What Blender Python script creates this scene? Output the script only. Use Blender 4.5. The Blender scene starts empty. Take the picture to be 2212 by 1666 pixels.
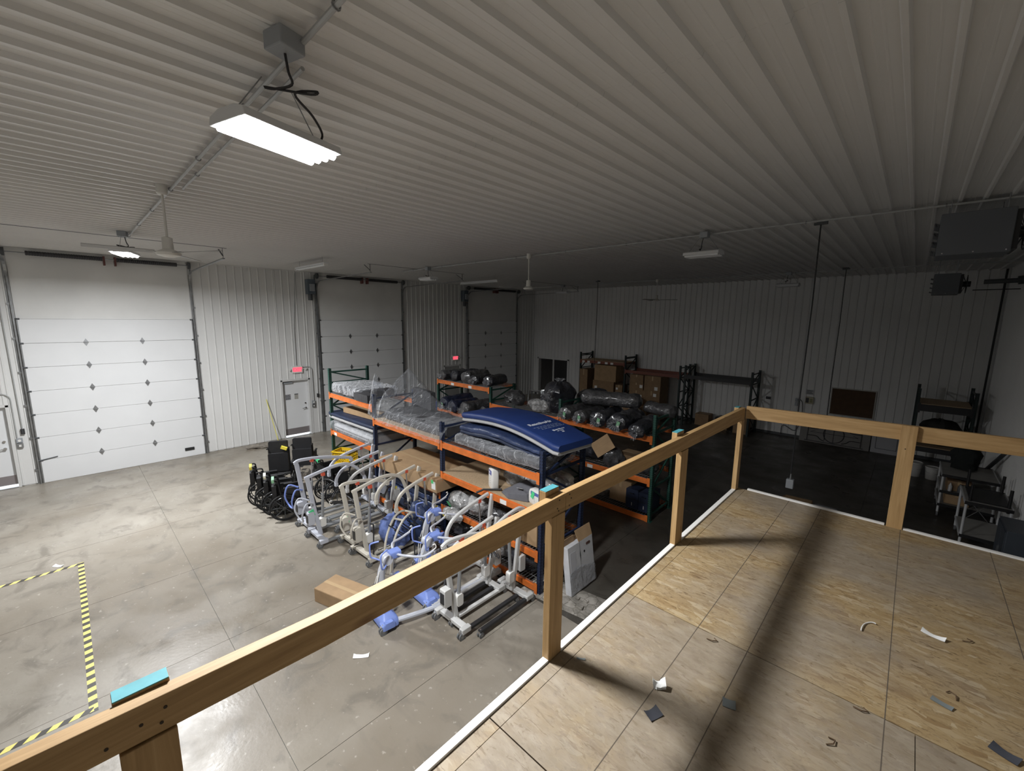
import bpy, math, random
from mathutils import Vector, Matrix, noise
random.seed(7)
C = bpy.context.scene.collection
SC = bpy.context.scene
PI = math.pi

# ---------------------------------------------------------------- camera
EYE = 4.41
cam = bpy.data.cameras.new('camera'); camo = bpy.data.objects.new('camera', cam); C.objects.link(camo)
yaw, pit, rol = math.radians(43.35), math.radians(8.996), math.radians(0.672)
fw = Vector((-math.sin(yaw)*math.cos(pit), math.cos(yaw)*math.cos(pit), -math.sin(pit)))
rt = Vector((math.cos(yaw), math.sin(yaw), 0)); up = rt.cross(fw)
r2 = rt*math.cos(rol)+up*math.sin(rol); u2 = up*math.cos(rol)-rt*math.sin(rol)
mw = Matrix((( r2.x, u2.x, -fw.x, 0), (r2.y, u2.y, -fw.y, 0), (r2.z, u2.z, -fw.z, EYE), (0, 0, 0, 1)))
camo.matrix_world = mw
cam.sensor_width = 36; cam.lens = 36*914.08/2212; cam.clip_start = 0.05; cam.clip_end = 200
SC.camera = camo
# ---------------------------------------------------------------- world (overcast daylight outside the closed hall)
w = bpy.data.worlds.new('world'); SC.world = w; w.use_nodes = True
w.node_tree.nodes['Background'].inputs[0].default_value = (0.9, 0.95, 1.0, 1)
w.node_tree.nodes['Background'].inputs[1].default_value = 4.0
SC.view_settings.view_transform = 'Standard'; SC.view_settings.look = 'None'
SC.view_settings.exposure = 0.28; SC.view_settings.gamma = 1.0; SC.view_settings.use_curve_mapping = False
LAMP_W = 255.0

# ---------------------------------------------------------------- materials
MATS = {}
def _n(nt, t, x=0, y=0, **kw):
    n = nt.nodes.new(t); n.location = (x, y)
    for k, v in kw.items(): setattr(n, k, v)
    return n
def mat(name, col, rough=.5, metal=0., var=0., vs=3., bump=0., bs=40., coat=0., world=False, emit=0., spec=.5, stretch=None, col2=None, bd=.01):
    if name in MATS: return MATS[name]
    m = bpy.data.materials.new(name); m.use_nodes = True; nt = m.node_tree; b = nt.nodes['Principled BSDF']
    c = (*col, 1)
    b.inputs['Base Color'].default_value = c; b.inputs['Roughness'].default_value = rough
    b.inputs['Metallic'].default_value = metal; b.inputs['Coat Weight'].default_value = coat
    b.inputs['Coat Roughness'].default_value = .15
    b.inputs['Specular IOR Level'].default_value = spec
    if emit:
        b.inputs['Emission Color'].default_value = c; b.inputs['Emission Strength'].default_value = emit
    if var or bump:
        if world: co = _n(nt, 'ShaderNodeNewGeometry').outputs['Position']
        else: co = _n(nt, 'ShaderNodeTexCoord').outputs['Object']
        if stretch:
            mp = _n(nt, 'ShaderNodeMapping'); mp.inputs['Scale'].default_value = stretch
            nt.links.new(co, mp.inputs[0]); co = mp.outputs[0]
    if var:
        nz = _n(nt, 'ShaderNodeTexNoise'); nz.inputs['Scale'].default_value = vs; nz.inputs['Detail'].default_value = 5
        nt.links.new(co, nz.inputs['Vector'])
        mx = _n(nt, 'ShaderNodeMix', data_type='RGBA')
        mr = _n(nt, 'ShaderNodeMapRange'); mr.inputs[1].default_value = .35; mr.inputs[2].default_value = .65
        nt.links.new(nz.outputs[0], mr.inputs[0]); nt.links.new(mr.outputs[0], mx.inputs[0])
        mx.inputs[6].default_value = c
        mx.inputs[7].default_value = (*(col2 if col2 else [v*(1-var) for v in col]), 1)
        nt.links.new(mx.outputs[2], b.inputs['Base Color'])
    if bump:
        n2 = _n(nt, 'ShaderNodeTexNoise'); n2.inputs['Scale'].default_value = bs; n2.inputs['Detail'].default_value = 3
        nt.links.new(co, n2.inputs['Vector'])
        bp = _n(nt, 'ShaderNodeBump'); bp.inputs['Strength'].default_value = bump; bp.inputs['Distance'].default_value = bd
        nt.links.new(n2.outputs[0], bp.inputs['Height']); nt.links.new(bp.outputs[0], b.inputs['Normal'])
    MATS[name] = m; return m

def ramp(nt, fac, stops):
    r = _n(nt, 'ShaderNodeValToRGB'); e = r.color_ramp.elements
    while len(e) < len(stops): e.new(.5)
    for i, (p, c) in enumerate(stops): e[i].position = p; e[i].color = (*c, 1) if len(c) == 3 else c
    nt.links.new(fac, r.inputs[0]); return r.outputs[0]
def mixc(nt, f, a, b, mode='MIX'):
    mx = _n(nt, 'ShaderNodeMix', data_type='RGBA', blend_type=mode)
    for s, v in ((0, f), (6, a), (7, b)):
        if hasattr(v, 'links'): nt.links.new(v, mx.inputs[s])
        elif s == 0: mx.inputs[s].default_value = v
        else: mx.inputs[s].default_value = (*v, 1)
    return mx.outputs[2]
def nz(nt, co, sc, det=4, rough=.5, dist=0., scale=None):
    if scale:
        mp = _n(nt, 'ShaderNodeMapping'); mp.inputs['Scale'].default_value = scale; nt.links.new(co, mp.inputs[0]); co = mp.outputs[0]
    n = _n(nt, 'ShaderNodeTexNoise'); n.inputs['Scale'].default_value = sc; n.inputs['Detail'].default_value = det
    n.inputs['Roughness'].default_value = rough; n.inputs['Distortion'].default_value = dist
    nt.links.new(co, n.inputs['Vector']); return n.outputs[0]
def base(name):
    m = bpy.data.materials.new(name); m.use_nodes = True; MATS[name] = m
    nt = m.node_tree; return m, nt, nt.nodes['Principled BSDF'], _n(nt, 'ShaderNodeNewGeometry').outputs['Position']

# concrete floor: worn, stained, slightly polished
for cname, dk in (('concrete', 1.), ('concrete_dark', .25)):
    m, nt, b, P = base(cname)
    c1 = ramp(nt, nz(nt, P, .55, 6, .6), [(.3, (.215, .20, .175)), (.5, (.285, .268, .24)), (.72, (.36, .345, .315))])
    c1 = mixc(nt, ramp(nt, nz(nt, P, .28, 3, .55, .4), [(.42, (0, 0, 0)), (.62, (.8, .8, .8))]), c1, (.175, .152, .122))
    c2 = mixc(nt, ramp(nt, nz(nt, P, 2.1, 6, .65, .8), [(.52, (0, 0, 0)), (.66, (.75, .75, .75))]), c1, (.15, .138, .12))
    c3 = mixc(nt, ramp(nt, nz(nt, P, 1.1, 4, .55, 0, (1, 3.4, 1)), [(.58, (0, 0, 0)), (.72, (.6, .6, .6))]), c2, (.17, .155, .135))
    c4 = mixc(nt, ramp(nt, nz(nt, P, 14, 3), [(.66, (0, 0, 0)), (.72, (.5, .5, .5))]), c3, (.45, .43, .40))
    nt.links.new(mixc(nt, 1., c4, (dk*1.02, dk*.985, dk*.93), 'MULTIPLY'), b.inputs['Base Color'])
    nt.links.new(ramp(nt, nz(nt, P, 1.7, 5), [(.3, (.24, .24, .24)), (.7, (.5, .5, .5))]), b.inputs['Roughness'])
    bp = _n(nt, 'ShaderNodeBump'); bp.inputs['Strength'].default_value = .12; bp.inputs['Distance'].default_value = .01
    nt.links.new(nz(nt, P, 22, 4), bp.inputs['Height']); nt.links.new(bp.outputs[0], b.inputs['Normal'])
# broken rough concrete patch
m, nt, b, P = base('rough_concrete')
v = _n(nt, 'ShaderNodeTexVoronoi', feature='DISTANCE_TO_EDGE'); v.inputs['Scale'].default_value = 7; nt.links.new(P, v.inputs['Vector'])
cc = ramp(nt, nz(nt, P, 6, 5), [(.35, (.20, .185, .16)), (.65, (.42, .39, .35))])
nt.links.new(mixc(nt, ramp(nt, v.outputs[0], [(.0, (1, 1, 1)), (.06, (0, 0, 0))]), cc, (.13, .12, .10)), b.inputs['Base Color'])
b.inputs['Roughness'].default_value = .8
# strand board, fresh and grey with dust
def osb(name, fresh, ox=0, dark=1.):
    m, nt, b, P = base(name)
    def flakes(rz, sx, sy, sc):
        mp = _n(nt, 'ShaderNodeMapping'); mp.inputs['Rotation'].default_value = (0, 0, rz); mp.inputs['Scale'].default_value = (sx, sy, 1); mp.inputs['Location'].default_value = (ox, ox*.7, 0)
        wob = _n(nt, 'ShaderNodeTexNoise'); wob.inputs['Scale'].default_value = 5; nt.links.new(P, wob.inputs['Vector'])
        ad = _n(nt, 'ShaderNodeVectorMath', operation='MULTIPLY_ADD'); ad.inputs[1].default_value = (.07, .07, 0); nt.links.new(wob.outputs['Color'], ad.inputs[0]); nt.links.new(P, ad.inputs[2])
        nt.links.new(ad.outputs[0], mp.inputs[0])
        v = _n(nt, 'ShaderNodeTexVoronoi'); v.inputs['Scale'].default_value = sc; v.inputs['Randomness'].default_value = 1
        nt.links.new(mp.outputs[0], v.inputs['Vector'])
        s = _n(nt, 'ShaderNodeSeparateColor'); nt.links.new(v.outputs['Color'], s.inputs[0]); return s.outputs[0], s.outputs[1]
    f1, s1 = flakes(.55, 9, 34, 1.); f2, s2 = flakes(-.5, 10, 36, 1.15); f3, s3 = flakes(1.25, 11, 34, 1.)
    pal = [(.0, (.40, .26, .12)), (.15, (.50, .35, .17)), (.8, (.58, .43, .235)), (1., (.68, .54, .34))]
    a = ramp(nt, f1, pal); bb = ramp(nt, f2, pal); a3 = ramp(nt, f3, pal)
    fine = nz(nt, P, 30, 5, .68, 1.2, (.6, 1, 1))
    col = mixc(nt, ramp(nt, s2, [(.55, (0, 0, 0)), (.58, (1, 1, 1))]), a, bb)
    col = mixc(nt, ramp(nt, s3, [(.6, (0, 0, 0)), (.63, (1, 1, 1))]), col, a3)
    col = mixc(nt, ramp(nt, fine, [(.36, (.55, .55, .55)), (.47, (0, 0, 0))]), col, (.27, .17, .08))
    worn = ramp(nt, nz(nt, P, 1.15, 4, .55), [(.42, (0, 0, 0)), (.60, (1, 1, 1))]) if fresh else ramp(nt, nz(nt, P, 2.6, 5, .6), [(.34, (.5, .5, .5)), (.52, (1, 1, 1))])
    grey = mixc(nt, .30, ramp(nt, nz(nt, P, 9, 5, .65, 0, (1, 2.2, 1)), [(.35, (.33, .28, .22)), (.65, (.46, .40, .33))]), col)
    col = mixc(nt, worn, col, grey)
    mp = _n(nt, 'ShaderNodeMapping'); mp.inputs['Rotation'].default_value = (0, 0, .5); mp.inputs['Scale'].default_value = (.45, 1.5, 1); nt.links.new(P, mp.inputs[0])
    st = nz(nt, mp.outputs[0], 24, 5, .7, 1.6)
    k = .75 if fresh else .5
    col = mixc(nt, ramp(nt, st, [(.34, (k, k, k)), (.43, (0, 0, 0))]), col, (.20, .125, .06))
    col = mixc(nt, ramp(nt, st, [(.60, (0, 0, 0)), (.72, (.45, .45, .45))]), col, (.74, .60, .40))
    nt.links.new(mixc(nt, 1., col, (dark, dark, dark), 'MULTIPLY'), b.inputs['Base Color']); b.inputs['Roughness'].default_value = .62
    bp = _n(nt, 'ShaderNodeBump'); bp.inputs['Strength'].default_value = .25; bp.inputs['Distance'].default_value = .004
    nt.links.new(f1, bp.inputs['Height']); nt.links.new(bp.outputs[0], b.inputs['Normal'])
    return m
osb('osb_fresh', True, 0, .60); osb('osb_worn', False, 3., .58)
# construction lumber with grain along one axis
def lumber(name, axis, c1=(.31, .185, .072), c2=(.42, .265, .115)):
    m, nt, b, P = base(name)
    s = [14., 14., 14.]; s[axis] = .7
    g = nz(nt, P, 3.2, 6, .62, .9, tuple(s))
    col = ramp(nt, g, [(.3, c1), (.55, c2), (.75, (.48, .32, .155))])
    s2 = [5., 5., 5.]; s2[axis] = 1.9
    mp = _n(nt, 'ShaderNodeMapping'); mp.inputs['Scale'].default_value = s2; nt.links.new(P, mp.inputs[0])
    v = _n(nt, 'ShaderNodeTexVoronoi'); v.inputs['Scale'].default_value = 1.3; nt.links.new(mp.outputs[0], v.inputs['Vector'])
    col = mixc(nt, ramp(nt, v.outputs['Distance'], [(.0, (.9, .9, .9)), (.06, (.6, .6, .6)), (.14, (0, 0, 0))]), col, (.17, .08, .03))
    nt.links.new(col, b.inputs['Base Color']); b.inputs['Roughness'].default_value = .6
    return m
lumber('lumber_x', 0); lumber('lumber_y', 1); lumber('lumber_z', 2)
# hazard tape stripes
def hazard(name, dx, dy):
    m, nt, b, P = base(name)
    d = _n(nt, 'ShaderNodeVectorMath', operation='DOT_PRODUCT'); d.inputs[1].default_value = (dx, dy, 0); nt.links.new(P, d.inputs[0])
    f = _n(nt, 'ShaderNodeMath', operation='FRACT'); nt.links.new(d.outputs['Value'], f.inputs[0])
    g = _n(nt, 'ShaderNodeMath', operation='GREATER_THAN'); nt.links.new(f.outputs[0], g.inputs[0]); g.inputs[1].default_value = .5
    nt.links.new(mixc(nt, g.outputs[0], (.055, .05, .045), (.78, .68, .20)), b.inputs['Base Color']); b.inputs['Roughness'].default_value = .4
hazard('hazard_x', 1/.165, .9); hazard('hazard_y', 4.2, 1/.165)
# clear film
def film(name, a, tint=(.93, .94, .96)):
    m = bpy.data.materials.new(name); m.use_nodes = True; nt = m.node_tree; MATS[name] = m
    out = nt.nodes['Material Output']; nt.nodes.remove(nt.nodes['Principled BSDF'])
    tr = _n(nt, 'ShaderNodeBsdfTransparent'); tr.inputs[0].default_value = (*tint, 1)
    gl = _n(nt, 'ShaderNodeBsdfPrincipled'); gl.inputs['Base Color'].default_value = (.82, .84, .88, 1); gl.inputs['Roughness'].default_value = .1
    co = _n(nt, 'ShaderNodeTexCoord').outputs['Object']
    bp = _n(nt, 'ShaderNodeBump'); bp.inputs['Strength'].default_value = 1.; bp.inputs['Distance'].default_value = .05
    nt.links.new(nz(nt, co, 5.5, 3, .5, 1.8), bp.inputs['Height']); nt.links.new(bp.outputs[0], gl.inputs['Normal'])
    lw = _n(nt, 'ShaderNodeLayerWeight'); lw.inputs[0].default_value = .45; nt.links.new(bp.outputs[0], lw.inputs['Normal'])
    mx = _n(nt, 'ShaderNodeMixShader')
    nt.links.new(ramp(nt, lw.outputs['Facing'], [(.0, (a*.35,)*3), (.45, (a*.6,)*3), (.8, (min(1, a*2.4),)*3), (1., (min(1, a*5),)*3)]), mx.inputs[0])
    nt.links.new(tr.outputs[0], mx.inputs[1]); nt.links.new(gl.outputs[0], mx.inputs[2]); nt.links.new(mx.outputs[0], out.inputs[0])
    return m
film('film', .16); film('film_dense', .30)

WHITE = mat('white_steel', (.70, .70, .69), .42, 0, .06, .7, world=True)
CEIL = mat('ceiling_steel', (.72, .715, .70), .38, 0, .05, .5, world=True)
DOORW = mat('door_white', (.72, .73, .74), .45, 0, .04, 1.2, world=True)
FRP = mat('header_white', (.74, .74, .725), .5, 0, .10, .9, world=True)
GALV = mat('galvanised', (.36, .37, .38), .38, .8, .25, 6)
PIPE = mat('pipe_grey', (.42, .43, .43), .45, .2)
GREYP = mat('grey_paint', (.30, .32, .34), .45, .1)
DGREY = mat('dark_grey', (.07, .075, .08), .5)
BLACK = mat('black_metal', (.022, .022, .024), .45)
RUBBER = mat('black_rubber', (.016, .016, .017), .75)
CORD = mat('black_cord', (.02, .02, .022), .6)
CHROME = mat('chrome', (.65, .66, .68), .22, 1.)
WPLAST = mat('white_plastic', (.74, .73, .70), .4)
ORANGE = mat('orange_beam', (.72, .185, .035), .42, 0, .22, 9)
BLUEP = mat('blue_upright', (.014, .024, .062), .45)
GREENP = mat('green_upright', (.022, .085, .064), .5)
DGREENP = mat('dark_green_upright', (.012, .028, .026), .5)
CARD = mat('cardboard', (.40, .265, .145), .8, 0, .16, 5)
CARD2 = mat('cardboard_dark', (.29, .185, .10), .8, 0, .18, 5)
PBOARD = mat('particle_board', (.47, .34, .21), .8, 0, .2, 35)
TEAL = mat('teal_paint', (.075, .33, .38), .6, 0, .3, 14)
TAPE = mat('packing_tape', (.50, .36, .21), .25)
LABELW = mat('white_label', (.80, .80, .78), .6)

# ---------------------------------------------------------------- mesh builder
class MB:
    def __init__(s): s.v = []; s.f = []
    def add(s, vs, fs):
        o = len(s.v); s.v += [tuple(q) for q in vs]; s.f += [tuple(i+o for i in q) for q in fs]; return s
    def bx(s, x0, x1, y0, y1, z0, z1):
        return s.add([(x0,y0,z0),(x1,y0,z0),(x1,y1,z0),(x0,y1,z0),(x0,y0,z1),(x1,y0,z1),(x1,y1,z1),(x0,y1,z1)],
                     [(0,3,2,1),(4,5,6,7),(0,1,5,4),(1,2,6,5),(2,3,7,6),(3,0,4,7)])
    def box(s, c, d, M=None):
        o = len(s.v); s.bx(-d[0]/2, d[0]/2, -d[1]/2, d[1]/2, -d[2]/2, d[2]/2)
        for i in range(o, len(s.v)):
            p = Vector(s.v[i]); p = (M @ p) if M else p; s.v[i] = tuple(p+Vector(c))
        return s
    def xf(s, M, o=0):
        for i in range(o, len(s.v)): s.v[i] = tuple(M @ Vector(s.v[i]))
        return s
    def bar(s, p0, p1, w, h, upv=(0,0,1)):
        p0 = Vector(p0); p1 = Vector(p1); d = (p1-p0).normalized(); u = Vector(upv)
        if abs(d.dot(u)) > .98: u = Vector((0,1,0))
        a = d.cross(u).normalized(); bb = a.cross(d)
        vs = []
        for p in (p0, p1):
            for i, j in ((-1,-1),(1,-1),(1,1),(-1,1)): vs.append(p+a*(i*w/2)+bb*(j*h/2))
        return s.add(vs, [(3,2,1,0),(4,5,6,7),(0,1,5,4),(1,2,6,5),(2,3,7,6),(3,0,4,7)])
    def rings(s, rs, cap=True, closed=False):
        n = len(rs[0]); vs = [p for r in rs for p in r]; fs = []
        m = len(rs)
        for i in range(m if closed else m-1):
            a = i*n; b2 = ((i+1) % m)*n
            for j in range(n):
                k = (j+1) % n; fs.append((a+j, a+k, b2+k, b2+j))
        if cap and not closed:
            fs.append(tuple(range(n-1, -1, -1))); fs.append(tuple((m-1)*n+j for j in range(n)))
        return s.add(vs, fs)
    def tube(s, pts, r, n=8, closed=False, flat=1., rs=None):
        pts = [Vector(p) for p in pts]; m = len(pts); out = []
        ref = None
        for i, p in enumerate(pts):
            if closed: d = pts[(i+1) % m]-pts[i-1]
            else: d = pts[min(i+1, m-1)]-pts[max(i-1, 0)]
            d.normalize()
            if ref is None:
                ref = Vector((1,0,0)) if abs(d.x) < .9 else Vector((0,0,1))
            a = (ref-d*ref.dot(d)).normalized(); ref = a; bb = d.cross(a)
            rr = rs[i] if rs else r
            out.append([p+a*(math.cos(t)*rr*flat)+bb*(math.sin(t)*rr) for t in [2*PI*j/n+PI/n for j in range(n)]])
        return s.rings(out, True, closed)
    def cyl(s, p0, p1, r, n=12, r1=None): return s.tube([p0, p1], r, n, rs=[r, r if r1 is None else r1])
    def torus(s, c, R, r, axis='x', n=24, k=8):
        pts = []
        for i in range(n):
            t = 2*PI*i/n; a, b2 = R*math.cos(t), R*math.sin(t)
            o = {'x': (0,a,b2), 'y': (a,0,b2), 'z': (a,b2,0)}[axis]; pts.append((c[0]+o[0], c[1]+o[1], c[2]+o[2]))
        return s.tube(pts, r, k, True)
    def lathe(s, prof, c=(0,0,0), n=16, axis='z'):
        rs = []
        for r, z in prof:
            rg = []
            for j in range(n):
                t = 2*PI*j/n; a, b2 = r*math.cos(t), r*math.sin(t)
                q = {'z': (a,b2,z), 'x': (z,a,b2), 'y': (b2,z,a)}[axis]; rg.append((c[0]+q[0], c[1]+q[1], c[2]+q[2]))
            rs.append(rg)
        return s.rings(rs)
    def prism(s, poly, axis, a0, a1):
        n = len(poly); vs = []
        for a in (a0, a1):
            for q in poly:
                vs.append({'x': (a,q[0],q[1]), 'y': (q[0],a,q[1]), 'z': (q[0],q[1],a)}[axis])
        fs = [tuple(range(n-1,-1,-1)), tuple(range(n, 2*n))]+[(i, (i+1) % n, n+(i+1) % n, n+i) for i in range(n)]
        return s.add(vs, fs)
    def grid(s, fn, nu, nv):
        vs = [fn(i/nu, j/nv) for i in range(nu+1) for j in range(nv+1)]
        fs = [(i*(nv+1)+j, (i+1)*(nv+1)+j, (i+1)*(nv+1)+j+1, i*(nv+1)+j+1) for i in range(nu) for j in range(nv)]
        return s.add(vs, fs)
    def mesh(s, name, m, smooth=True):
        me = bpy.data.meshes.new(name); me.from_pydata(s.v, [], s.f)
        me.materials.append(m if not isinstance(m, str) else MATS[m])
        if smooth and len(s.v) > 8:
            for p in me.polygons: p.use_smooth = True
            me.set_sharp_from_angle(angle=math.radians(38))
        me.update(); return me
    def build(s, name, m, parent=None, bevel=0., smooth=True, loc=None):
        o = bpy.data.objects.new(name, s.mesh(name, m, smooth)); C.objects.link(o)
        if parent is not None: o.parent = parent
        if loc: o.location = loc
        if bevel:
            bv = o.modifiers.new('bevel', 'BEVEL'); bv.width = bevel; bv.segments = 2; bv.limit_method = 'ANGLE'
        return o
    def single(s, name, m, label, cat, group=None, bevel=0., smooth=True):
        xs = [q[0] for q in s.v]; ys = [q[1] for q in s.v]; zs = [q[2] for q in s.v]
        o0 = Vector(((min(xs)+max(xs))/2, (min(ys)+max(ys))/2, min(zs)))
        s.v = [tuple(Vector(q)-o0) for q in s.v]
        o = s.build(name, m, None, bevel, smooth, o0); tag(o, label, cat, group); return o
def tag(o, label, cat, group=None):
    o['label'] = label; o['category'] = cat
    if group: o['group'] = group
    return o
def thing(name, label, cat, loc=(0,0,0), rz=0., group=None):
    o = bpy.data.objects.new(name, None); o.empty_display_size = .1; C.objects.link(o)
    o.location = loc; o.rotation_euler = (0, 0, rz); return tag(o, label, cat, group)
def struct(name, mb, m, smooth=False, label=None):
    o = mb.build(name, m, None, 0, smooth) if mb else bpy.data.objects.new(name, None)
    if not mb: C.objects.link(o)
    o['kind'] = 'structure'
    if label: o['label'] = label
    return o
KIDS = {}
def dup(root, loc=None, rz=None, label=None, parent=None):
    r = root.copy(); C.objects.link(r)
    if parent is not None: r.parent = parent
    if loc is not None: r.location = loc
    if rz is not None: r.rotation_euler = (0, 0, rz)
    if label: r['label'] = label
    for ch in KIDS.setdefault(root.name, [o for o in bpy.data.objects if o.parent == root]): dup(ch, parent=r)
    return r
def again(o, loc, parent=None):
    c = o.copy(); C.objects.link(c); c.location = loc
    if parent is not None: c.parent = parent
    return c
def text(name, s, size, org, right, upd, m, parent=None, ext=.002, fn=None, bold=0., align='CENTER'):
    cu = bpy.data.curves.new(name, 'FONT'); cu.body = s; cu.size = size; cu.extrude = ext; cu.offset = bold; cu.align_x = align; cu.resolution_u = 3
    t = bpy.data.objects.new(name, cu); C.objects.link(t)
    me = bpy.data.meshes.new_from_object(t.evaluated_get(bpy.context.evaluated_depsgraph_get()))
    bpy.data.objects.remove(t)
    R, U = Vector(right), Vector(upd); N = R.cross(U); O = Vector(org)
    for v in me.vertices:
        p = O+R*v.co.x+U*v.co.y+N*v.co.z
        v.co = fn(p) if fn else p
    me.materials.clear(); me.materials.append(MATS[m] if isinstance(m, str) else m)
    o = bpy.data.objects.new(name, me); C.objects.link(o)
    if parent is not None: o.parent = parent
    return o
def arc(c, r, a0, a1, n, plane='yz', x=0.):
    out = []
    for i in range(n+1):
        t = a0+(a1-a0)*i/n; p, q = c[0]+r*math.cos(t), c[1]+r*math.sin(t)
        out.append({'yz': (x, p, q), 'xz': (p, x, q), 'xy': (p, q, x)}[plane])
    return out
def rnd(a, b): return random.uniform(a, b)
# ================================================================ the hall
XL, XR, YB, YF, ZC, ZM = -16.22, 1.82, 19.05, -5.0, 6.02, 2.65
RIB = .2286
DEVS = [(5.17, 6.17), (-2.12, -1.12)]                  # personnel door openings (y0,y1) in the left wall
OH = [(-.75, 2.79), (6.63, 10.16), (13.90, 17.44)]     # overhead doors

# floor: base plus saw-cut slabs
fl = struct('floor', MB().bx(-16.5, XR+.3, YF-.3, 23.4, -.3, -.012), mat('joint_filler', (.20, .19, .17), .8))
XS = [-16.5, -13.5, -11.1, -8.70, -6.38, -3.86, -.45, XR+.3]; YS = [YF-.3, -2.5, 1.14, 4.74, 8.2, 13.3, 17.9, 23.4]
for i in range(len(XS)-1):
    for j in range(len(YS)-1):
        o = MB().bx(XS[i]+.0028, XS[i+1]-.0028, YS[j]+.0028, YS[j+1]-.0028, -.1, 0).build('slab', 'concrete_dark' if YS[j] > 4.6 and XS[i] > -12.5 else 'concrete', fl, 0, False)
g = struct('ground', MB().bx(-22, -16.5, YF-3, 26, -.35, -.03), mat('outside_paving', (.6, .6, .58), .8, 0, .2, 2, world=True))

# ceiling with ribbed sheets
ce = struct('ceiling', MB().bx(-16.5, XR+.3, YF-.3, 23.4, ZC+.03, ZC+.25), GREYP)
def sheet(w, n, h, minor=True):
    "profile across [0,w]: list of (a, depth) with n major ribs"
    pr = []; p = w/n
    for i in range(n):
        a = i*p
        pr += [(a, 0), (a+.012, .0), (a+.024, h), (a+.052, h), (a+.064, 0)]
        if minor:
            for q in (.115, .168): pr += [(a+q, 0), (a+q+.006, h*.07), (a+q+.014, h*.07), (a+q+.02, 0)]
    pr.append((w, 0)); return pr
PRc = sheet(4*RIB, 4, .036); PRw = sheet(4*RIB, 4, .017, False)
def ceil_mesh(L):
    mb = MB(); vs = []; k = len(PRc)
    for y in (0, L):
        for a, d in PRc: vs.append((a, y, -d))
    mb.add(vs, [(i, i+k, i+k+1, i+1) for i in range(k-1)]); return mb
YC = [YF, -2.6, 2.84, 8.3, 13.7, YB]
for j in range(5):
    L = YC[j+1]-YC[j]; proto = None; x = XL-.05
    while x < XR:
        if proto is None: proto = ceil_mesh(L-.002).build('ceiling_panel', CEIL, ce, 0, False, (x, YC[j], ZC)); o = proto
        else: o = again(proto, (x, YC[j], ZC), ce)
        x += 4*RIB
    MB().bx(XL, XR, YC[j+1]-.015, YC[j+1]+.015, ZC-.0015, ZC+.03).build('seam_strip', CEIL, ce, 0, False)
# walls: core with openings, then ribbed sheets
def wall_panels(parent, kind, plane, a0, a1, z0, z1, sgn, m, name='wall_panel', pitch=RIB, h=.017):
    "vertical ribbed sheets on plane x=plane (kind 'x') or y=plane (kind 'y'), running a0..a1"
    a = a0
    while a < a1-1e-4:
        b2 = min(a+4*pitch, a1); pr = []
        n = 0
        while a+n*pitch < b2-1e-4:
            q = a+n*pitch
            for da, d in ((0, 0), (.008, 0), (.022, h), (.042, h), (.056, 0)):
                if q+da*pitch/RIB <= b2: pr.append((q+da*pitch/RIB, d))
            n += 1
        pr.append((b2-.001, 0)); k = len(pr); vs = []
        for z in (z0, z1):
            for q, d in pr: vs.append((plane+sgn*d, q, z) if kind == 'x' else (q, plane+sgn*d, z))
        MB().add(vs, [(i, i+1, i+1+k, i+k) for i in range(k-1)]).build(name, m, parent, 0, False)
        a = b2
core = MB()
segs = sorted([(YF-.3, DEVS[1][0]), (DEVS[1][1], DEVS[0][0]), (DEVS[0][1], 23.4)])
for a, b2 in segs:
    if b2 > 19.7: core.bx(XL-.25, XL-.012, a, 19.55, 0, ZC+.03); core.bx(XL-.25, XL-.012, 19.55, 20.6, .09, ZC+.03); core.bx(XL-.25, XL-.012, 20.6, b2, 0, ZC+.03)
    else: core.bx(XL-.25, XL-.012, a, b2, 0, ZC+.03)
for a, b2 in DEVS: core.bx(XL-.25, XL-.012, a, b2, 2.13, ZC+.03)
wl = struct('wall_left', core, WHITE)
for y0, y1 in [(YF, DEVS[1][0]), (DEVS[1][1], OH[0][0]-.06), (OH[0][1]+.06, DEVS[0][0]), (DEVS[0][1], OH[1][0]-.06), (OH[1][1]+.06, 12.42), (13.42, OH[2][0]-.06), (OH[2][1]+.06, YB)]:
    wall_panels(wl, 'x', XL, y0, y1, .02, ZC, 1, WHITE)
for y0, y1 in DEVS+[(12.42, 13.42)]: wall_panels(wl, 'x', XL, y0, y1, 2.15, ZC, 1, WHITE)
MB().bx(XL, XL+.05, YF, YB, ZC-.05, ZC).build('eave_trim', WHITE, wl, 0, False)
# back wall with a dark doorway into the next room
core = MB().bx(XL-.25, -15.86, YB+.012, YB+.2, 0, ZC+.03).bx(-13.74, XR+.3, YB+.012, YB+.2, 0, ZC+.03).bx(-15.86, -13.74, YB+.012, YB+.2, 2.17, ZC+.03)
wb = struct('wall_back', core, WHITE)
for x0, x1, z0 in [(XL, -15.86, .1), (-15.86, -13.74, 2.17), (-13.74, XR, .1)]: wall_panels(wb, 'y', YB, x0, x1, z0, ZC, -1, WHITE)
MB().bx(XL, -15.9, YB-.02, YB+.012, 0, .1).bx(-13.7, XR, YB-.02, YB+.012, 0, .1).build('base_board', DGREY, wb, 0, False)
core = MB().bx(-12.9, -12.75, YB+.2, 23.4, 0, ZC).bx(XL-.25, -12.75, 23.2, 23.4, 0, ZC)
struct('wall_store', core, mat('store_wall', (.25, .25, .26), .7))
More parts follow.
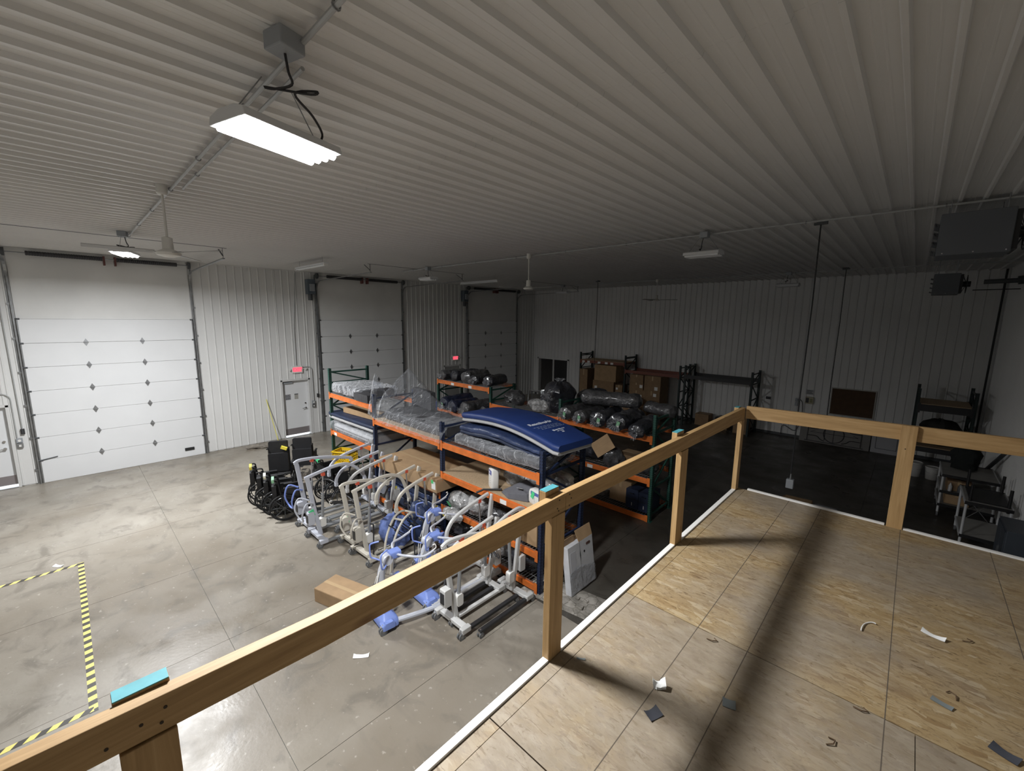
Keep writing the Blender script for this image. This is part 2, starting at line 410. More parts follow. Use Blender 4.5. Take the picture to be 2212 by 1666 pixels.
# right wall (fine corrugation) and the wall behind the camera
wr = struct('wall_right', MB().bx(XR+.02, XR+.25, YF-.3, YB+.2, 0, ZC+.03), WHITE)
wall_panels(wr, 'x', XR, YF, YB, 0, ZC, -1, WHITE, pitch=.0762, h=.014)
wf = struct('wall_front', MB().bx(XL-.25, XR+.3, YF-.25, YF-.012, 0, ZC+.03), WHITE)
wall_panels(wf, 'y', YF, XL, XR, 0, ZC, 1, WHITE)
struct('trim_1', MB().bx(XR-.24, XR+.01, YB-.03, YB, 0, ZC).bx(XR-.03, XR, YB-.22, YB, 0, ZC), WHITE)
struct('trim_2', MB().bx(XL, XL+.12, YB-.03, YB+.005, 0, ZC).bx(XL, XL+.03, YB-.12, YB, 0, ZC), WHITE)

# overhead doors
SPR = mat('spring_steel', (.05, .05, .055), .4, .4)
def overhead(n, y0, y1, label):
    d = struct('door_%d' % n, MB().bx(XL-.005, XL+.02, y0, y1, 4.26, ZC), FRP, label=label)
    h = 4.26/7; sec = None
    for i in range(7):
        mb = MB().bx(0, .045, .004, y1-y0-.004, .003, h-.003)
        if sec is None: sec = mb.build('door_section', DOORW, d, .004, False, (XL+.015, y0, i*h)); o = sec
        else: o = again(sec, (XL+.015, y0, i*h), d)
        if i < 6:
            for fy in (.33, .655):
                hb = MB().prism([(-.055, 0), (0, -.10), (.055, 0), (0, .10)], 'x', 0, .012).cyl((.018, -.05, 0), (.018, .05, 0), .012, 8)
                q = hb.build('hinge', GALV, o, 0, False, (.045, (y1-y0)*fy, h))
        for yy in (.012, y1-y0-.012):
            MB().bx(.045, .05, yy-.012, yy+.012, .003, h-.003).build('edge_stile', GALV, o, 0, False)
            MB().cyl((.05, yy-.05, h), (.05, yy+.05, h), .022, 8).build('roller', DGREY, o, 0, True)
    for s, y in ((-1, y0), (1, y1)):
        MB().bx(XL+.02, XL+.09, y-.05 if s < 0 else y+.02, y-.02 if s < 0 else y+.05, 0, 5.6).build('track', GALV, d, 0, False)
        MB().bx(XL-.005, XL+.03, y-.09 if s < 0 else y+.06, y-.06 if s < 0 else y+.09, 0, 5.9).build('track_angle', GALV, d, 0, False)
        ys = y+s*.035
        pts = [(XL+.055, ys, 5.3)]+[(XL+.055+.38-.38*math.cos(t), ys, 5.3+.38*math.sin(t)) for t in [PI/2*k/6 for k in range(1, 7)]]+[(XL+4.1, ys, 5.74)]
        MB().tube(pts, .035, 4, flat=.5).build('horizontal_track', GALV, d, 0, False)
        MB().bar((XL+4.05, ys, 5.76), (XL+4.05, ys, ZC-.015), .03, .005).bar((XL+3.7, ys, ZC-.03), (XL+4.05, ys, 5.8), .03, .005).build('track_hanger', DGREY, d, 0, False)
        for k in range(6): MB().bx(XL+.0, XL+.05, y-.11 if s < 0 else y+.05, y-.05 if s < 0 else y+.11, .35+k*.85, .40+k*.85).build('track_bracket', GALV, d, 0, False)
        MB().cyl((XL+.16, ys-.03, 5.86), (XL+.16, ys+.03, 5.86), .10, 16).build('cable_drum', DGREY, d)
    MB().cyl((XL+.16, y0-.06, 5.86), (XL+.16, y1+.06, 5.86), .016, 8).build('torsion_shaft', GALV, d)
    ym = y0+(y1-y0)*.52
    for a, b2 in ((y0+.33, ym-.14), (ym+.14, y1-.25)):
        mb = MB(); nr = 60; rs = []
        for i in range(nr+1):
            t = i/nr; r = .052+(.007 if i % 2 else 0)
            rs.append([(XL+.16+r*math.cos(q), a+(b2-a)*t, 5.86+r*math.sin(q)) for q in [2*PI*j/10 for j in range(10)]])
        mb.rings(rs).build('torsion_spring', SPR, d, 0, False)
    for yy in (ym-.11, ym+.11): MB().bx(XL+.02, XL+.2, yy-.02, yy+.02, 5.70, 5.93).build('spring_bracket', mat('rust_red', (.12, .04, .035), .6), d, 0, False)
    MB().bar((XL+4.05, y0-.1, ZC-.02), (XL+4.05, y1+.12, ZC-.02), .04, .04).build('hanger_rail', DGREY, d, 0, False)
    return d
d1 = overhead(1, *OH[0], 'nearest white sectional overhead door, brightly lit')
d2 = overhead(2, *OH[1], 'middle white sectional overhead door behind the racks')
d3 = overhead(3, *OH[2], 'farthest white sectional overhead door near the dark corner')
MB().bx(XL+.06, XL+.085, 2.26, 2.50, .20, .29).build('vent', RUBBER, d1, .008)
MB().bar((XL+.075, -.71, .62), (XL+.075, -.42, .66), .012, .02).build('slide_lock', DGREY, d1)
for d, (y0, y1) in ((d2, OH[1]), (d3, OH[2])):
    MB().bx(XL+.02, XL+.26, y0-.42, y0-.14, 5.20, 5.72).build('opener_gearbox', mat('opener_blue_grey', (.10, .125, .15), .5), d, .01)
    MB().cyl((XL+.14, y0-.3, 4.98), (XL+.14, y0-.3, 5.2), .075, 14).build('opener_motor', DGREY, d)
    MB().bx(XL+.26, XL+.34, y0-.36, y0-.2, 5.3, 5.55).build('control_box', GREYP, d, .006)
# personnel doors
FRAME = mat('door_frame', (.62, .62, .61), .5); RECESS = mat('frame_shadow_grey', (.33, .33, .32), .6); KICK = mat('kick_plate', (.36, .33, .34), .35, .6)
def person_door(n, y0, y1, label, sign=False):
    r = struct('door_%d' % n, None, None, label=label)
    MB().bx(XL-.2, XL+.022, y0, y0+.05, 0, 2.13).bx(XL-.2, XL+.022, y1-.05, y1, 0, 2.13).bx(XL-.2, XL+.022, y0, y1, 2.08, 2.15).build('frame', FRAME, r, 0, False)
    leaf = MB().bx(XL-.155, XL-.11, y0+.055, y1-.055, .055, 2.075).build('leaf', DOORW, r, 0, False)
    MB().bx(XL-.11, XL-.106, y0+.07, y1-.07, .07, .30).build('kick_plate', KICK, leaf, 0, False)
    hy = y1-.17
    MB().cyl((XL-.11, hy, 1.02), (XL-.045, hy, 1.02), .032, 14).tube([(XL-.05, hy, 1.02), (XL-.04, hy-.02, 1.02), (XL-.04, hy-.13, 1.005)], .012, 8).build('lever_handle', CHROME, leaf)
    MB().cyl((XL-.11, hy, 1.2), (XL-.075, hy, 1.2), .028, 14).build('deadbolt', CHROME, leaf)
    MB().bx(XL-.11, XL-.05, y0+.1, y0+.42, 1.98, 2.05).build('door_closer', GREYP, leaf, .008)
    MB().bx(XL-.25, XL+.02, y0, y1, -.005, .012).build('threshold', GALV, r, 0, False)
    if sign:
        p = MB().bx(XL-.11, XL-.107, y0+.16, y0+.34, 1.38, 1.58).build('notice', mat('notice_grey', (.34, .34, .36), .6, 0, .6, 60), leaf, 0, False)
        for k in range(4): MB().bx(XL-.107, XL-.1065, y0+.175, y0+.325-.03*(k % 2), 1.41+k*.04, 1.425+k*.04).build('print_line', DGREY, p, 0, False)
        p = MB().bx(XL-.11, XL-.107, y0+.47, y0+.60, 1.38, 1.58).build('notice', mat('notice_beige', (.45, .44, .40), .6, 0, .4, 50), leaf, 0, False)
        MB().bx(XL-.107, XL-.1065, y0+.47, y0+.60, 1.545, 1.58).build('print_line', DGREY, p, 0, False)
    return r
person_door(4, *DEVS[0], 'white steel personnel door below the lit exit sign, daylight under it', True)
person_door(5, *DEVS[1], 'white steel personnel door at the left edge beside the nearest overhead door')
r = struct('door_6', None, None, label='white personnel door mostly hidden behind wrapped rolls, under the far exit sign')
MB().bx(XL-.005, XL+.022, 12.42, 12.47, 0, 2.15).bx(XL-.005, XL+.022, 13.37, 13.42, 0, 2.15).bx(XL-.005, XL+.022, 12.42, 13.42, 2.08, 2.15).build('frame', FRAME, r, 0, False)
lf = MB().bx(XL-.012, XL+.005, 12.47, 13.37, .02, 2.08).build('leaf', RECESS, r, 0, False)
MB().cyl((XL, 13.25, 1.02), (XL+.06, 13.25, 1.02), .03, 12).build('lever_handle', CHROME, lf)
r = struct('door_7', None, None, label='dark open double doorway in the back wall with white frame')
MB().bx(-15.92, -15.82, YB-.04, YB+.2, 0, 2.2).bx(-13.78, -13.66, YB-.04, YB+.2, 0, 2.2).bx(-15.92, -13.66, YB-.04, YB+.2, 2.14, 2.24).build('frame', WHITE, r, 0, False)
MB().bx(-14.83, -14.73, YB+.02, YB+.1, 0, 2.15).build('mullion', FRAME, r, 0, False)
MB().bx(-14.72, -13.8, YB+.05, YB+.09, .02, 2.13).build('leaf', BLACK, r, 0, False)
# ================================================================ mezzanine deck and guard rail
XE = -1.185
md = struct('floor_mezzanine', MB().bx(-1.23, XR, YF, 4.86, 2.33, 2.628), 'lumber_y')
def sheetb(x0, x1, y0, y1, m): MB().bx(x0+.0015, x1-.0015, y0+.003, y1-.003, ZM-.022, ZM).build('strand_board', m, md, 0, False)
for y0, y1, m in ((YF, -1.31, 'osb_worn'), (-1.31, -.09, 'osb_worn'), (-.09, 1.13, 'osb_fresh'), (1.13, 2.36, 'osb_worn'), (2.36, 4.80, 'osb_fresh')):
    sheetb(XE, -1.115, y0, y1, m)
for y0, y1, m in ((YF, -1.31, 'osb_worn'), (-1.31, -.09, 'osb_worn'), (-.09, 1.13, 'osb_worn'), (1.13, 2.36, 'osb_worn')):
    sheetb(-1.115, .20, y0, y1, m); sheetb(.20, XR, y0, y1+(.0), m)
sheetb(-1.115, 1.32, 2.36, 4.80, 'osb_fresh'); sheetb(1.32, XR, 2.36, 4.80, 'osb_worn')
# faint chalk lines snapped over the joists
CH = mat('chalk_line', (.10, .08, .06), 1.)
for x in (-.72, -.46, .10, .62):
    MB().bx(x-.0018, x+.0018, .2, 4.8, ZM, ZM+.0006).build('chalk_line', CH, md, 0, False)
TRIMW = mat('white_trim', (.78, .77, .74), .45)
for y0, y1 in ((YF, -.012), (.092, 1.555), (1.662, 3.148), (3.29, 4.70)):
    MB().bx(-1.222, XE, y0, y1, 2.30, ZM+.012).build('edge_trim', TRIMW, md, .002, False)
for x0, x1 in ((-1.10, -.005), (.115, XR)):
    MB().bx(x0, x1, 4.80, 4.835, 2.30, ZM+.012).build('edge_trim', TRIMW, md, .002, False)

gr = thing('guard_rail', 'unpainted lumber guard rail with teal post tops around the upper deck', 'railing', (-1.21, 0, ZM))
def gl(mb, name, m, bev=.002):
    mb.xf(Matrix.Translation((1.21, 0, -ZM))); return mb.build(name, m, gr, bev, False)
def board(y0, z0a, z0b, y1, z1a, z1b, n):
    vs = []
    for y, a, b2 in ((y0, z0a, z0b), (y1, z1a, z1b)): vs += [(-1.23, y, a), (-1.19, y, a), (-1.19, y, b2), (-1.23, y, b2)]
    return MB().add(vs, [(3,2,1,0),(4,5,6,7),(0,1,5,4),(1,2,6,5),(2,3,7,6),(3,0,4,7)])
# near board bows slightly, split at y=.45
mb = MB(); ys = [-2.2, -.6, -.16, .45, 1.0, 1.668]; zt = [3.50, 3.527, 3.53, 3.513, 3.522, 3.541]; vs = []
for y, z in zip(ys, zt): vs += [(-1.23, y, z-.094), (-1.19, y, z-.094), (-1.19, y, z), (-1.23, y, z)]
fs = [(3,2,1,0), tuple(len(vs)-4+i for i in range(4))]
for i in range(len(ys)-1):
    a = i*4; fs += [(a, a+1, a+5, a+4), (a+1, a+2, a+6, a+5), (a+2, a+3, a+7, a+6), (a+3, a, a+4, a+7)]
rb = gl(mb.add(vs, fs), 'top_board', 'lumber_y')
rb2 = gl(board(1.671, 3.447, 3.541, 4.79, 3.40, 3.525, 0), 'top_board', 'lumber_y')
xr = gl(MB().add([(-1.19, 4.83, 3.405), (XR, 4.83, 3.455), (XR, 4.868, 3.455), (-1.19, 4.868, 3.405), (-1.19, 4.83, 3.535), (XR, 4.83, 3.585), (XR, 4.868, 3.585), (-1.19, 4.868, 3.535)],
     [(0,3,2,1),(4,5,6,7),(0,1,5,4),(1,2,6,5),(2,3,7,6),(3,0,4,7)]), 'cross_board', 'lumber_x')
for y0, y1, zt, th in ((-.012, .092, 3.425, .106), (1.555, 1.662, 3.445, .12), (3.148, 3.28, 3.42, .14), (4.70, 4.79, 3.40, .13)):
    p = gl(MB().bx(-1.228, -1.186, y0, y1, 2.60, zt), 'post', 'lumber_z')
    mb = MB().bx(-1.272, -1.231, y0, y1, zt+.002, zt+th); mb.xf(Matrix.Translation((1.21, 0, -ZM))); mb.build('post_block', 'lumber_z', p, .002, False)
    mb = MB().bx(-1.272, -1.231, y0+.001, y1-.001, zt+th, zt+th+.003); mb.xf(Matrix.Translation((1.21, 0, -ZM))); mb.build('painted_top', TEAL, p, 0, False)
gl(MB().bx(.005, .11, 4.792, 4.829, 2.60, 3.56), 'post', 'lumber_z')
SCR = mat('screw_hole', (.03, .018, .01), .7)
def hole(par, c, ax, r=.004):
    d = {'x': (.0015, 0, 0), 'y': (0, -.0015, 0)}[ax]; c = Vector(c)-Vector((-1.21, 0, ZM))
    MB().cyl(c-Vector(d)*.3, c+Vector(d), r, 8).build('screw', SCR, par)
for y, z in ((.03, 3.475), (.075, 3.49), (.065, 3.455), (-.03, 3.46)): hole(rb, (-1.19, y, z), 'x')
for y, z in ((1.615, 3.52), (1.60, 3.48), (1.61, 3.465)): hole(rb, (-1.19, y, z), 'x')
for y, z in ((1.70, 3.525), (1.715, 3.50), (1.70, 3.465)): hole(rb2, (-1.19, y, z), 'x')
for x, z in ((.02, 3.52), (.05, 3.545), (.055, 3.49), (.05, 3.36)): hole(xr, (x, 4.83 if z > 3.4 else 4.792, z), 'y', .005)
# litter on the deck
def scrap(name, label, cat, x, y, sx, sy, rz, m, curl=.01, z=ZM+.001, th=.0016, ragged=0.):
    "thin curled scrap with an uneven outline"
    rr = random.Random(int(x*1000)+int(y*77)); nu, nv = 6, 5; top = []
    def f(u, v, t):
        a = (u-.5)*sx*(1+ragged*rr_map[(round(u*nu), 0)]); b2 = (v-.5)*sy*(1+ragged*rr_map[(0, round(v*nv))])
        q = Matrix.Rotation(rz, 3, 'Z') @ Vector((a, b2, 0)); return (x+q.x, y+q.y, z+t+curl*((u-.5)**2*4)*(.4+v))
    rr_map = {(i, 0): rr.uniform(-1, 1) for i in range(nu+1)}; rr_map.update({(0, j): rr.uniform(-1, 1) for j in range(nv+1)})
    return MB().grid(lambda u, v: f(u, v, th), nu, nv).grid(lambda u, v: f(u, 1-v, 0), nu, nv).single(name, m, label, cat)
PAPER = mat('paper_white', (.82, .82, .80), .5); FELT = mat('dark_felt', (.045, .048, .06), .8); GSCR = mat('grey_scrap', (.16, .18, .18), .7)
scrap('foam_scrap', 'torn white foam piece lying on the deck boards near the post shadow', 'scrap', -.71, 1.81, .058, .045, .6, PAPER, .022, th=.012, ragged=.25)
scrap('tape_scrap', 'dark navy square tape scrap on the deck below the white foam piece', 'scrap', -.66, 1.655, .075, .05, 1.2, FELT, .01, ragged=.1)
scrap('paper_scrap', 'small white curled paper scrap lying alone on the right deck boards', 'scrap', .27, 3.23, .085, .026, -.25, PAPER, .012, ragged=.3)
scrap('tape_scrap', 'grey tape scrap lying in the rail shadow on the deck', 'scrap', -.43, 1.95, .055, .05, .3, GSCR, .004)
scrap('tape_scrap', 'greenish grey tape scrap right of the shadow on the deck', 'scrap', .29, 2.65, .075, .03, -.3, GSCR, .004)
scrap('tape_scrap', 'dark tape scrap in the lower right corner of the deck', 'scrap', .47, 2.50, .085, .05, -.4, FELT, .008)
scrap('tape_scrap', 'tiny grey tape strip beside the white deck edge trim', 'scrap', -1.075, 1.69, .045, .012, .6, GSCR, .002)
MB().tube([(.0+.05*math.cos(t)+.02, 3.0+.12*math.sin(t), ZM+.006+.002*math.sin(5*t)) for t in [1.4+i*.14 for i in range(14)]], .0035, 5).single('cable_scrap', WPLAST, 'short curved beige cable offcut lying on the deck boards', 'cable')
for k, (x, y, rz) in enumerate([(-.62, 2.30, .4), (-.05, 2.05, 1.1), (.02, 2.33, .2), (.34, 2.75, 2.), (.42, 3.3, .7)]):
    p = Matrix.Rotation(rz, 3, 'Z')
    MB().tube([Vector((x, y, ZM+.004))+p @ Vector(q) for q in ((-.028, .012, 0), (0, 0, .004), (.024, .01, .002), (.012, .03, .001))], .0028, 5).single('wood_chip', mat('bark_brown', (.10, .06, .03), .9), 'small dark splinter of wood lying on the deck', 'wood chip', 'splinters scattered on the deck')
# ================================================================ lamps, fans, conduits, heaters
LENS_ON = mat('lamp_lens_lit', (1, 1, 1), .4, emit=28.)
LENS_OFF = mat('lamp_lens_off', (.66, .67, .68), .35); HOUS = mat('lamp_housing', (.68, .69, .70), .4)
def high_bay(loc, rz, label, on, chain=.45, cordpts=None, jb=(0, 0), sc=1., spread=175):
    chain = ZC-.14-loc[2]-.075
    t = thing('high_bay_light', label, 'lamp', loc, rz, 'high bay lights on the ceiling conduits')
    MB().prism([(-.165, .0), (.165, .0), (.15, .05), (.07, .075), (-.07, .075), (-.15, .05)], 'y', -.31, .31).build('housing', HOUS, t, .004)
    for x in (-.105, -.035, .035, .105): MB().cyl((x, -.29, -.008), (x, .29, -.008), .026, 10).build('lens', LENS_ON if on else LENS_OFF, t)
    for y in (-.26, .26): MB().tube([(0, y, .075), (0, y*.35, .075+chain)], .0035, 5).build('hanging_wire', GALV, t)
    MB().bx(jb[0]-.07, jb[0]+.07, jb[1]-.07, jb[1]+.07, .075+chain, .075+chain+.10).build('junction_box', GREYP, t, .008)
    z1 = .075+chain
    pts = cordpts or [(.02, .03, z1), (.03, .05, z1-.09), (.05, .06, z1-.17), (-.06, .02, z1-.18), (-.10, 0, z1-.16), (.10, .1, z1-.19), (.12, .12, z1-.17), (.04, .07, z1-.19), (.06, .12, z1-.28), (.05, .2, .09), (.04, .2, .06)]
    sm = []
    for i in range(len(pts)-1):
        p0, p1, p2, p3 = (Vector(pts[max(i-1, 0)]), Vector(pts[i]), Vector(pts[i+1]), Vector(pts[min(i+2, len(pts)-1)]))
        for k in range(5):
            u = k/5; sm.append(.5*((2*p1)+(p2-p0)*u+(2*p0-5*p1+4*p2-p3)*u*u+(3*p1-p0-3*p2+p3)*u**3))
    sm.append(Vector(pts[-1])); MB().tube(sm, .007, 6).build('power_cord', CORD, t)
    t.scale = (sc, sc, 1)
    if on:
        L = bpy.data.lights.new('lamp_light', 'AREA'); L.shape = 'RECTANGLE'; L.size = .30; L.size_y = .60; L.energy = on; L.spread = math.radians(spread); L.color = (.97, .985, 1.0)
        lo = bpy.data.objects.new('lamp_light', L); C.objects.link(lo); lo.parent = t; lo.location = (0, 0, -.04)
    return t
_z = ZC-.14-5.54
high_bay((-3.17, 1.12, 5.54), math.radians(16), 'large lit high bay light hanging nearest the camera', LAMP_W, _z, [(.32, -.17, _z), (.31, -.15, _z-.08), (.29, -.12, _z-.13), (.20, -.16, _z-.15), (.16, -.18, _z-.14), (.36, -.06, _z-.17), (.38, -.04, _z-.15), (.27, -.09, _z-.16), (.24, .04, _z-.22), (.12, .20, .10), (.06, .22, .06)], (.32, -.17), 1.1, 160)
high_bay((-11.3, 1.0, 5.56), math.radians(70), 'lit high bay light hanging by the nearest overhead door', LAMP_W*1.95, .32)
high_bay((-2.95, 8.12, 5.58), PI/2, 'unlit high bay light nearest the hanging heater', 0, .32)
high_bay((-11.35, 8.12, 5.60), PI/2, 'unlit high bay light in front of the middle wall section', 0, .30)
high_bay((-3.15, 16.2, 5.55), PI/2, 'unlit high bay light before the right part of back wall', 0, .32)
high_bay((-12.1, 16.2, 5.62), PI/2, 'unlit high bay light beside the far ceiling fan blade', 0, .28)
def fan(loc, label, rz, R=.78):
    t = thing('ceiling_fan', label, 'fan', loc, rz, 'white industrial ceiling fans')
    FANW = mat('fan_white', (.66, .65, .61), .4)
    z = ZC-.03-loc[2]
    MB().lathe([(.045, z-.12), (.06, z-.10), (.055, z), (.03, z)], n=14).build('canopy', FANW, t)
    MB().cyl((0, 0, .08), (0, 0, z-.1), .014, 10).build('down_rod', FANW, t)
    MB().lathe([(.02, .17), (.055, .16), (.06, .02), (.10, .0), (.135, -.025), (.12, -.055), (.05, -.075), (.0, -.08)], n=20).build('motor', FANW, t)
    for k in range(3):
        a = 2*PI*k/3; M = Matrix.Rotation(a, 4, 'Z')
        b2 = MB()
        for i in (0, 1): pass
        b2.box((.14+(R-.14)/2, 0, -.02), (R-.14, .13, .006), Matrix.Rotation(.16, 3, 'X')).bar((.08, 0, -.02), (.22, 0, -.018), .05, .008); b2.xf(M)
        b2.build('blade', mat('fan_blade', (.30, .30, .29), .5), t, .002)
    return t
fan((-6.95, 1.03, 5.20), 'white ceiling fan near the lit lamp and the nearest overhead door', .5)
fan((-7.14, 8.12, 5.19), 'white ceiling fan on the long rod in front of the back corner', .12)
fan((-7.55, 16.2, 5.22), 'small far ceiling fan in front of the back wall', .3)
def conduit(pts, label, r=.014, clips=(), par=None):
    t = thing('conduit', label, 'conduit', pts[0])
    o = Vector(pts[0]); MB().tube([Vector(p)-o for p in pts], r, 8).build('pipe', PIPE, t)
    for c in clips:
        c = Vector(c)-o; MB().torus(c, r+.006, .005, 'x' if abs(pts[1][0]-pts[0][0]) > abs(pts[1][2]-pts[0][2]) else 'z', 10, 5).build('strap', GALV, t)
    return t
for y, xa, xb, nm in ((1.03, -12.2, XR, 'nearest ceiling conduit carrying the two lit lamps'), (8.12, -12.9, XR, 'middle ceiling conduit carrying two unlit lamps'), (16.2, -12.9, XR, 'farthest ceiling conduit close to the back wall')):
    conduit([(xa, y+.09, ZC-.068), (xb, y+.09, ZC-.068)], nm, .016, [(xa+.6+k*1.55, y+.09, ZC-.068) for k in range(int((xb-xa)/1.55))])
conduit([(-6.8, 1.22, ZC-.068), (-3.0, 1.22, ZC-.068)], 'short second conduit beside the lamp conduit overhead', .014, [(-6, 1.22, ZC-.068), (-4.4, 1.22, ZC-.068)])
conduit([(XL+.03, 5.88, 5.9), (XL+.03, 5.74, 3.9), (XL+.03, 5.73, 2.64)], 'vertical wall conduit running down to the exit sign', .012)
conduit([(XL+.04, 5.95, 2.56)]+[(XL+.04, 6.12+.14*math.sin(t), 2.42+.14*math.cos(t)) for t in [PI/2*k/6 for k in range(7)]]+[(XL+.04, 6.27, 1.25)], 'bent wall conduit from the exit sign down to the switch box', .012)
conduit([(XL+.04, 6.5, 5.2), (XL+.04, 6.43, 1.45)], 'straight wall conduit beside the middle overhead door track', .012)
conduit([(XL+.04, -2.6, 2.42)]+[(XL+.04, -1.22+.16*math.sin(t), 2.26+.16*math.cos(t)) for t in [PI/2*k/6 for k in range(7)]]+[(XL+.04, -1.06, 1.25)], 'bent wall conduit over the personnel door at the left edge', .012)
conduit([(XL+.04, -.98, 5.4), (XL+.04, -.95, 1.45)], 'straight wall conduit left of the nearest overhead door', .012)
def wallbox(y, z, label):
    t = thing('switch_box', label, 'switch box', (XL+.017, y, z))
    MB().bx(0, .05, -.055, .055, .1, .22).build('box', GREYP, t, .006); MB().bx(0, .05, -.055, .055, -.03, .085).build('box', GALV, t, .006)
    MB().bx(.05, .056, -.02, .02, .0, .05).build('switch', WPLAST, t)
    MB().cyl((.05, 0, .16), (.06, 0, .16), .03, 12).build('cover', WPLAST, t)
wallbox(6.25, 1.05, 'grey switch boxes beside the personnel door below the exit sign'); wallbox(-1.03, 1.05, 'grey switch boxes beside the personnel door at the left edge')
for y, z, nm in ((6.43, 1.38, 'middle'), (-.95, 1.36, 'nearest')):
    t = thing('door_button', 'black push button station beside the %s overhead door' % nm, 'button', (XL+.017, y, z))
    MB().bx(0, .05, -.035, .035, 0, .14).build('housing', BLACK, t, .006)
    for k in range(3): MB().cyl((.05, 0, .03+k*.04), (.058, 0, .03+k*.04), .012, 10).build('button', DGREY, t)
EXR = mat('exit_red', (1., .06, .12), .4, emit=1.15); EXB = mat('exit_face', (.95, .20, .24), .4, emit=.55)
def exit_sign(y, z, label):
    t = thing('exit_sign', label, 'sign', (XL+.017, y, z))
    MB().bx(0, .05, -.18, .18, 0, .25).build('case', WPLAST, t, .006)
    MB().bx(.05, .053, -.14, .14, .045, .215).build('face', EXB, t, 0, False)
    text('lettering', 'EXIT', .165, (.054, 0, .072), (0, 1, 0), (0, 0, 1), EXR, t, .001, bold=.004)
    for s in (-1, 1): MB().cyl((.03, s*.18, .14), (.03, s*.25, .14), .012, 8).lathe([(.02, -.02), (.045, .04), (.045, .05)], (.03, s*.27, .14), 12, 'x').build('lamp_head', WPLAST, t)
exit_sign(5.745, 2.36, 'glowing red EXIT sign above the white personnel door'); exit_sign(13.08, 2.35, 'small far glowing red EXIT sign near the farthest overhead door')
def strip_light(x0, x1, y, z, label):
    t = thing('strip_light', label, 'lamp', ((x0+x1)/2, y, z), 0, 'unlit strip lights at the overhead doors'); h = (x1-x0)/2
    MB().prism([(-.07, .05), (-.055, .09), (.055, .09), (.07, .05)], 'x', -h, h).build('housing', HOUS, t)
    for yy in (-.035, .035): MB().cyl((-h+.03, yy, .03), (h-.03, yy, .03), .019, 10).build('tube', LENS_OFF, t)
    for s in (-1, 1): MB().bx(s*h-.02, s*h+.02, -.06, .06, 0, .06).build('socket', WPLAST, t); MB().cyl((s*(h-.2), 0, .09), (s*(h-.2), 0, ZC-z), .004, 6).build('hanger', GALV, t)
strip_light(-13.6, -11.6, 5.02, 5.74, 'white twin tube strip light left of the middle overhead door')
strip_light(-13.6, -11.5, 11.36, 5.74, 'white twin tube strip light left of the farthest overhead door')
def drop_cord(x, y, z0, label, box=False, r=.011):
    t = thing('drop_cord', label, 'cord', (x, y, ZC-.03))
    MB().tube([(0, 0, 0), (.012, 0, -(ZC-z0)*.3), (-.006, .01, -(ZC-z0)*.65), (0, 0, -(ZC-z0-.03))], r, 6).build('cable', CORD, t)
    MB().bx(-.09, .09, -.03, .03, -.04, .02).build('ceiling_bracket', DGREY, t)
    if box:
        MB().bx(-.055, .055, -.045, .045, -(ZC-z0)-.13, -(ZC-z0)+.03).build('outlet_box', GREYP, t, .006); MB().cyl((0, 0, -(ZC-z0)+.02), (0, 0, -(ZC-z0)+.13), .016, 10, .01).build('strain_relief', GALV, t)
drop_cord(-1.30, 8.53, 1.68, 'long black drop cord with grey outlet box hanging over the dark floor', True)
drop_cord(-1.70, 16.1, .75, 'thin black drop cord hanging before the back wall')
drop_cord(-9.8, 15.5, 2.6, 'thin black drop cord hanging left over the carton rack')
HEAT = mat('heater_grey', (.115, .125, .14), .45)
def heater(loc, W, D, H, label):
    t = thing('unit_heater', label, 'heater', loc, 0, 'hanging gas unit heaters')
    MB().bx(0, W, -D/2, D/2, 0, H).build('cabinet', HEAT, t, .008)
    MB().bx(W, W+.05, -D/2+.03, D/2-.03, .03, H-.03).build('fan_shroud', BLACK, t)
    for r in (.07, .12, .17, .22):
        if r < H/2: MB().torus((W+.13, 0, H/2), r, .005, 'x', 20, 5).build('guard_ring', DGREY, t)
    for a in range(6):
        q = 2*PI*a/6; MB().cyl((W+.13, 0, H/2), (W+.05, .24*H/.53*math.cos(q), H/2+.24*H/.53*math.sin(q)), .005, 5).build('guard_spoke', DGREY, t)
    MB().cyl((W+.04, 0, H/2), (W+.2, 0, H/2), .07, 14).build('fan_motor', BLACK, t)
    for k in range(4): MB().bar((-.05, -D/2+.02, .06+k*.115*H/.53), (0, D/2-.02, .085+k*.115*H/.53), .01, .012).box((-.025, 0, .07+k*.115*H/.53), (.05, D-.06, .006), Matrix.Rotation(.35, 3, 'Y')).build('louver', HEAT, t)
    for k in range(3): MB().cyl((.06+k*(W-.1)/2, -D/2-.004, .025), (.06+k*(W-.1)/2, -D/2+.004, .025), .008, 8).build('bolt', CHROME, t)
    for x in (.08, W-.08):
        for y in (-D/2+.06, D/2-.06): MB().cyl((x, y, H), (x, y, ZC-loc[2]-.015), .006, 6).build('hanger_rod', GALV, t)
    return t
h1 = heater((.07, 8.45, 5.30), .66, .66, .53, 'near dark grey unit heater hanging under the ceiling at right')
h2 = heater((.18, 15.8, 5.14), .48, .55, .52, 'far unit heater with flue pipe near the back right corner')
MB().cyl((.90, .0, .30), (1.45, .0, .31), .055, 14).cyl((1.45, 0, .31), (1.60, 0, .33), .10, 14).build('flue_pipe', DGREY, h2)
MB().cyl((.72, -.15, .1), (1.5, -.15, .1), .012, 8).build('gas_pipe', BLACK, h2)
MB().tube([(1.71, 18.88, ZC-.03), (1.70, 18.88, 3.6), (1.69, 18.9, .9)], .026, 8).single('drain_pipe', BLACK, 'black vertical pipe in the back right corner', 'pipe')
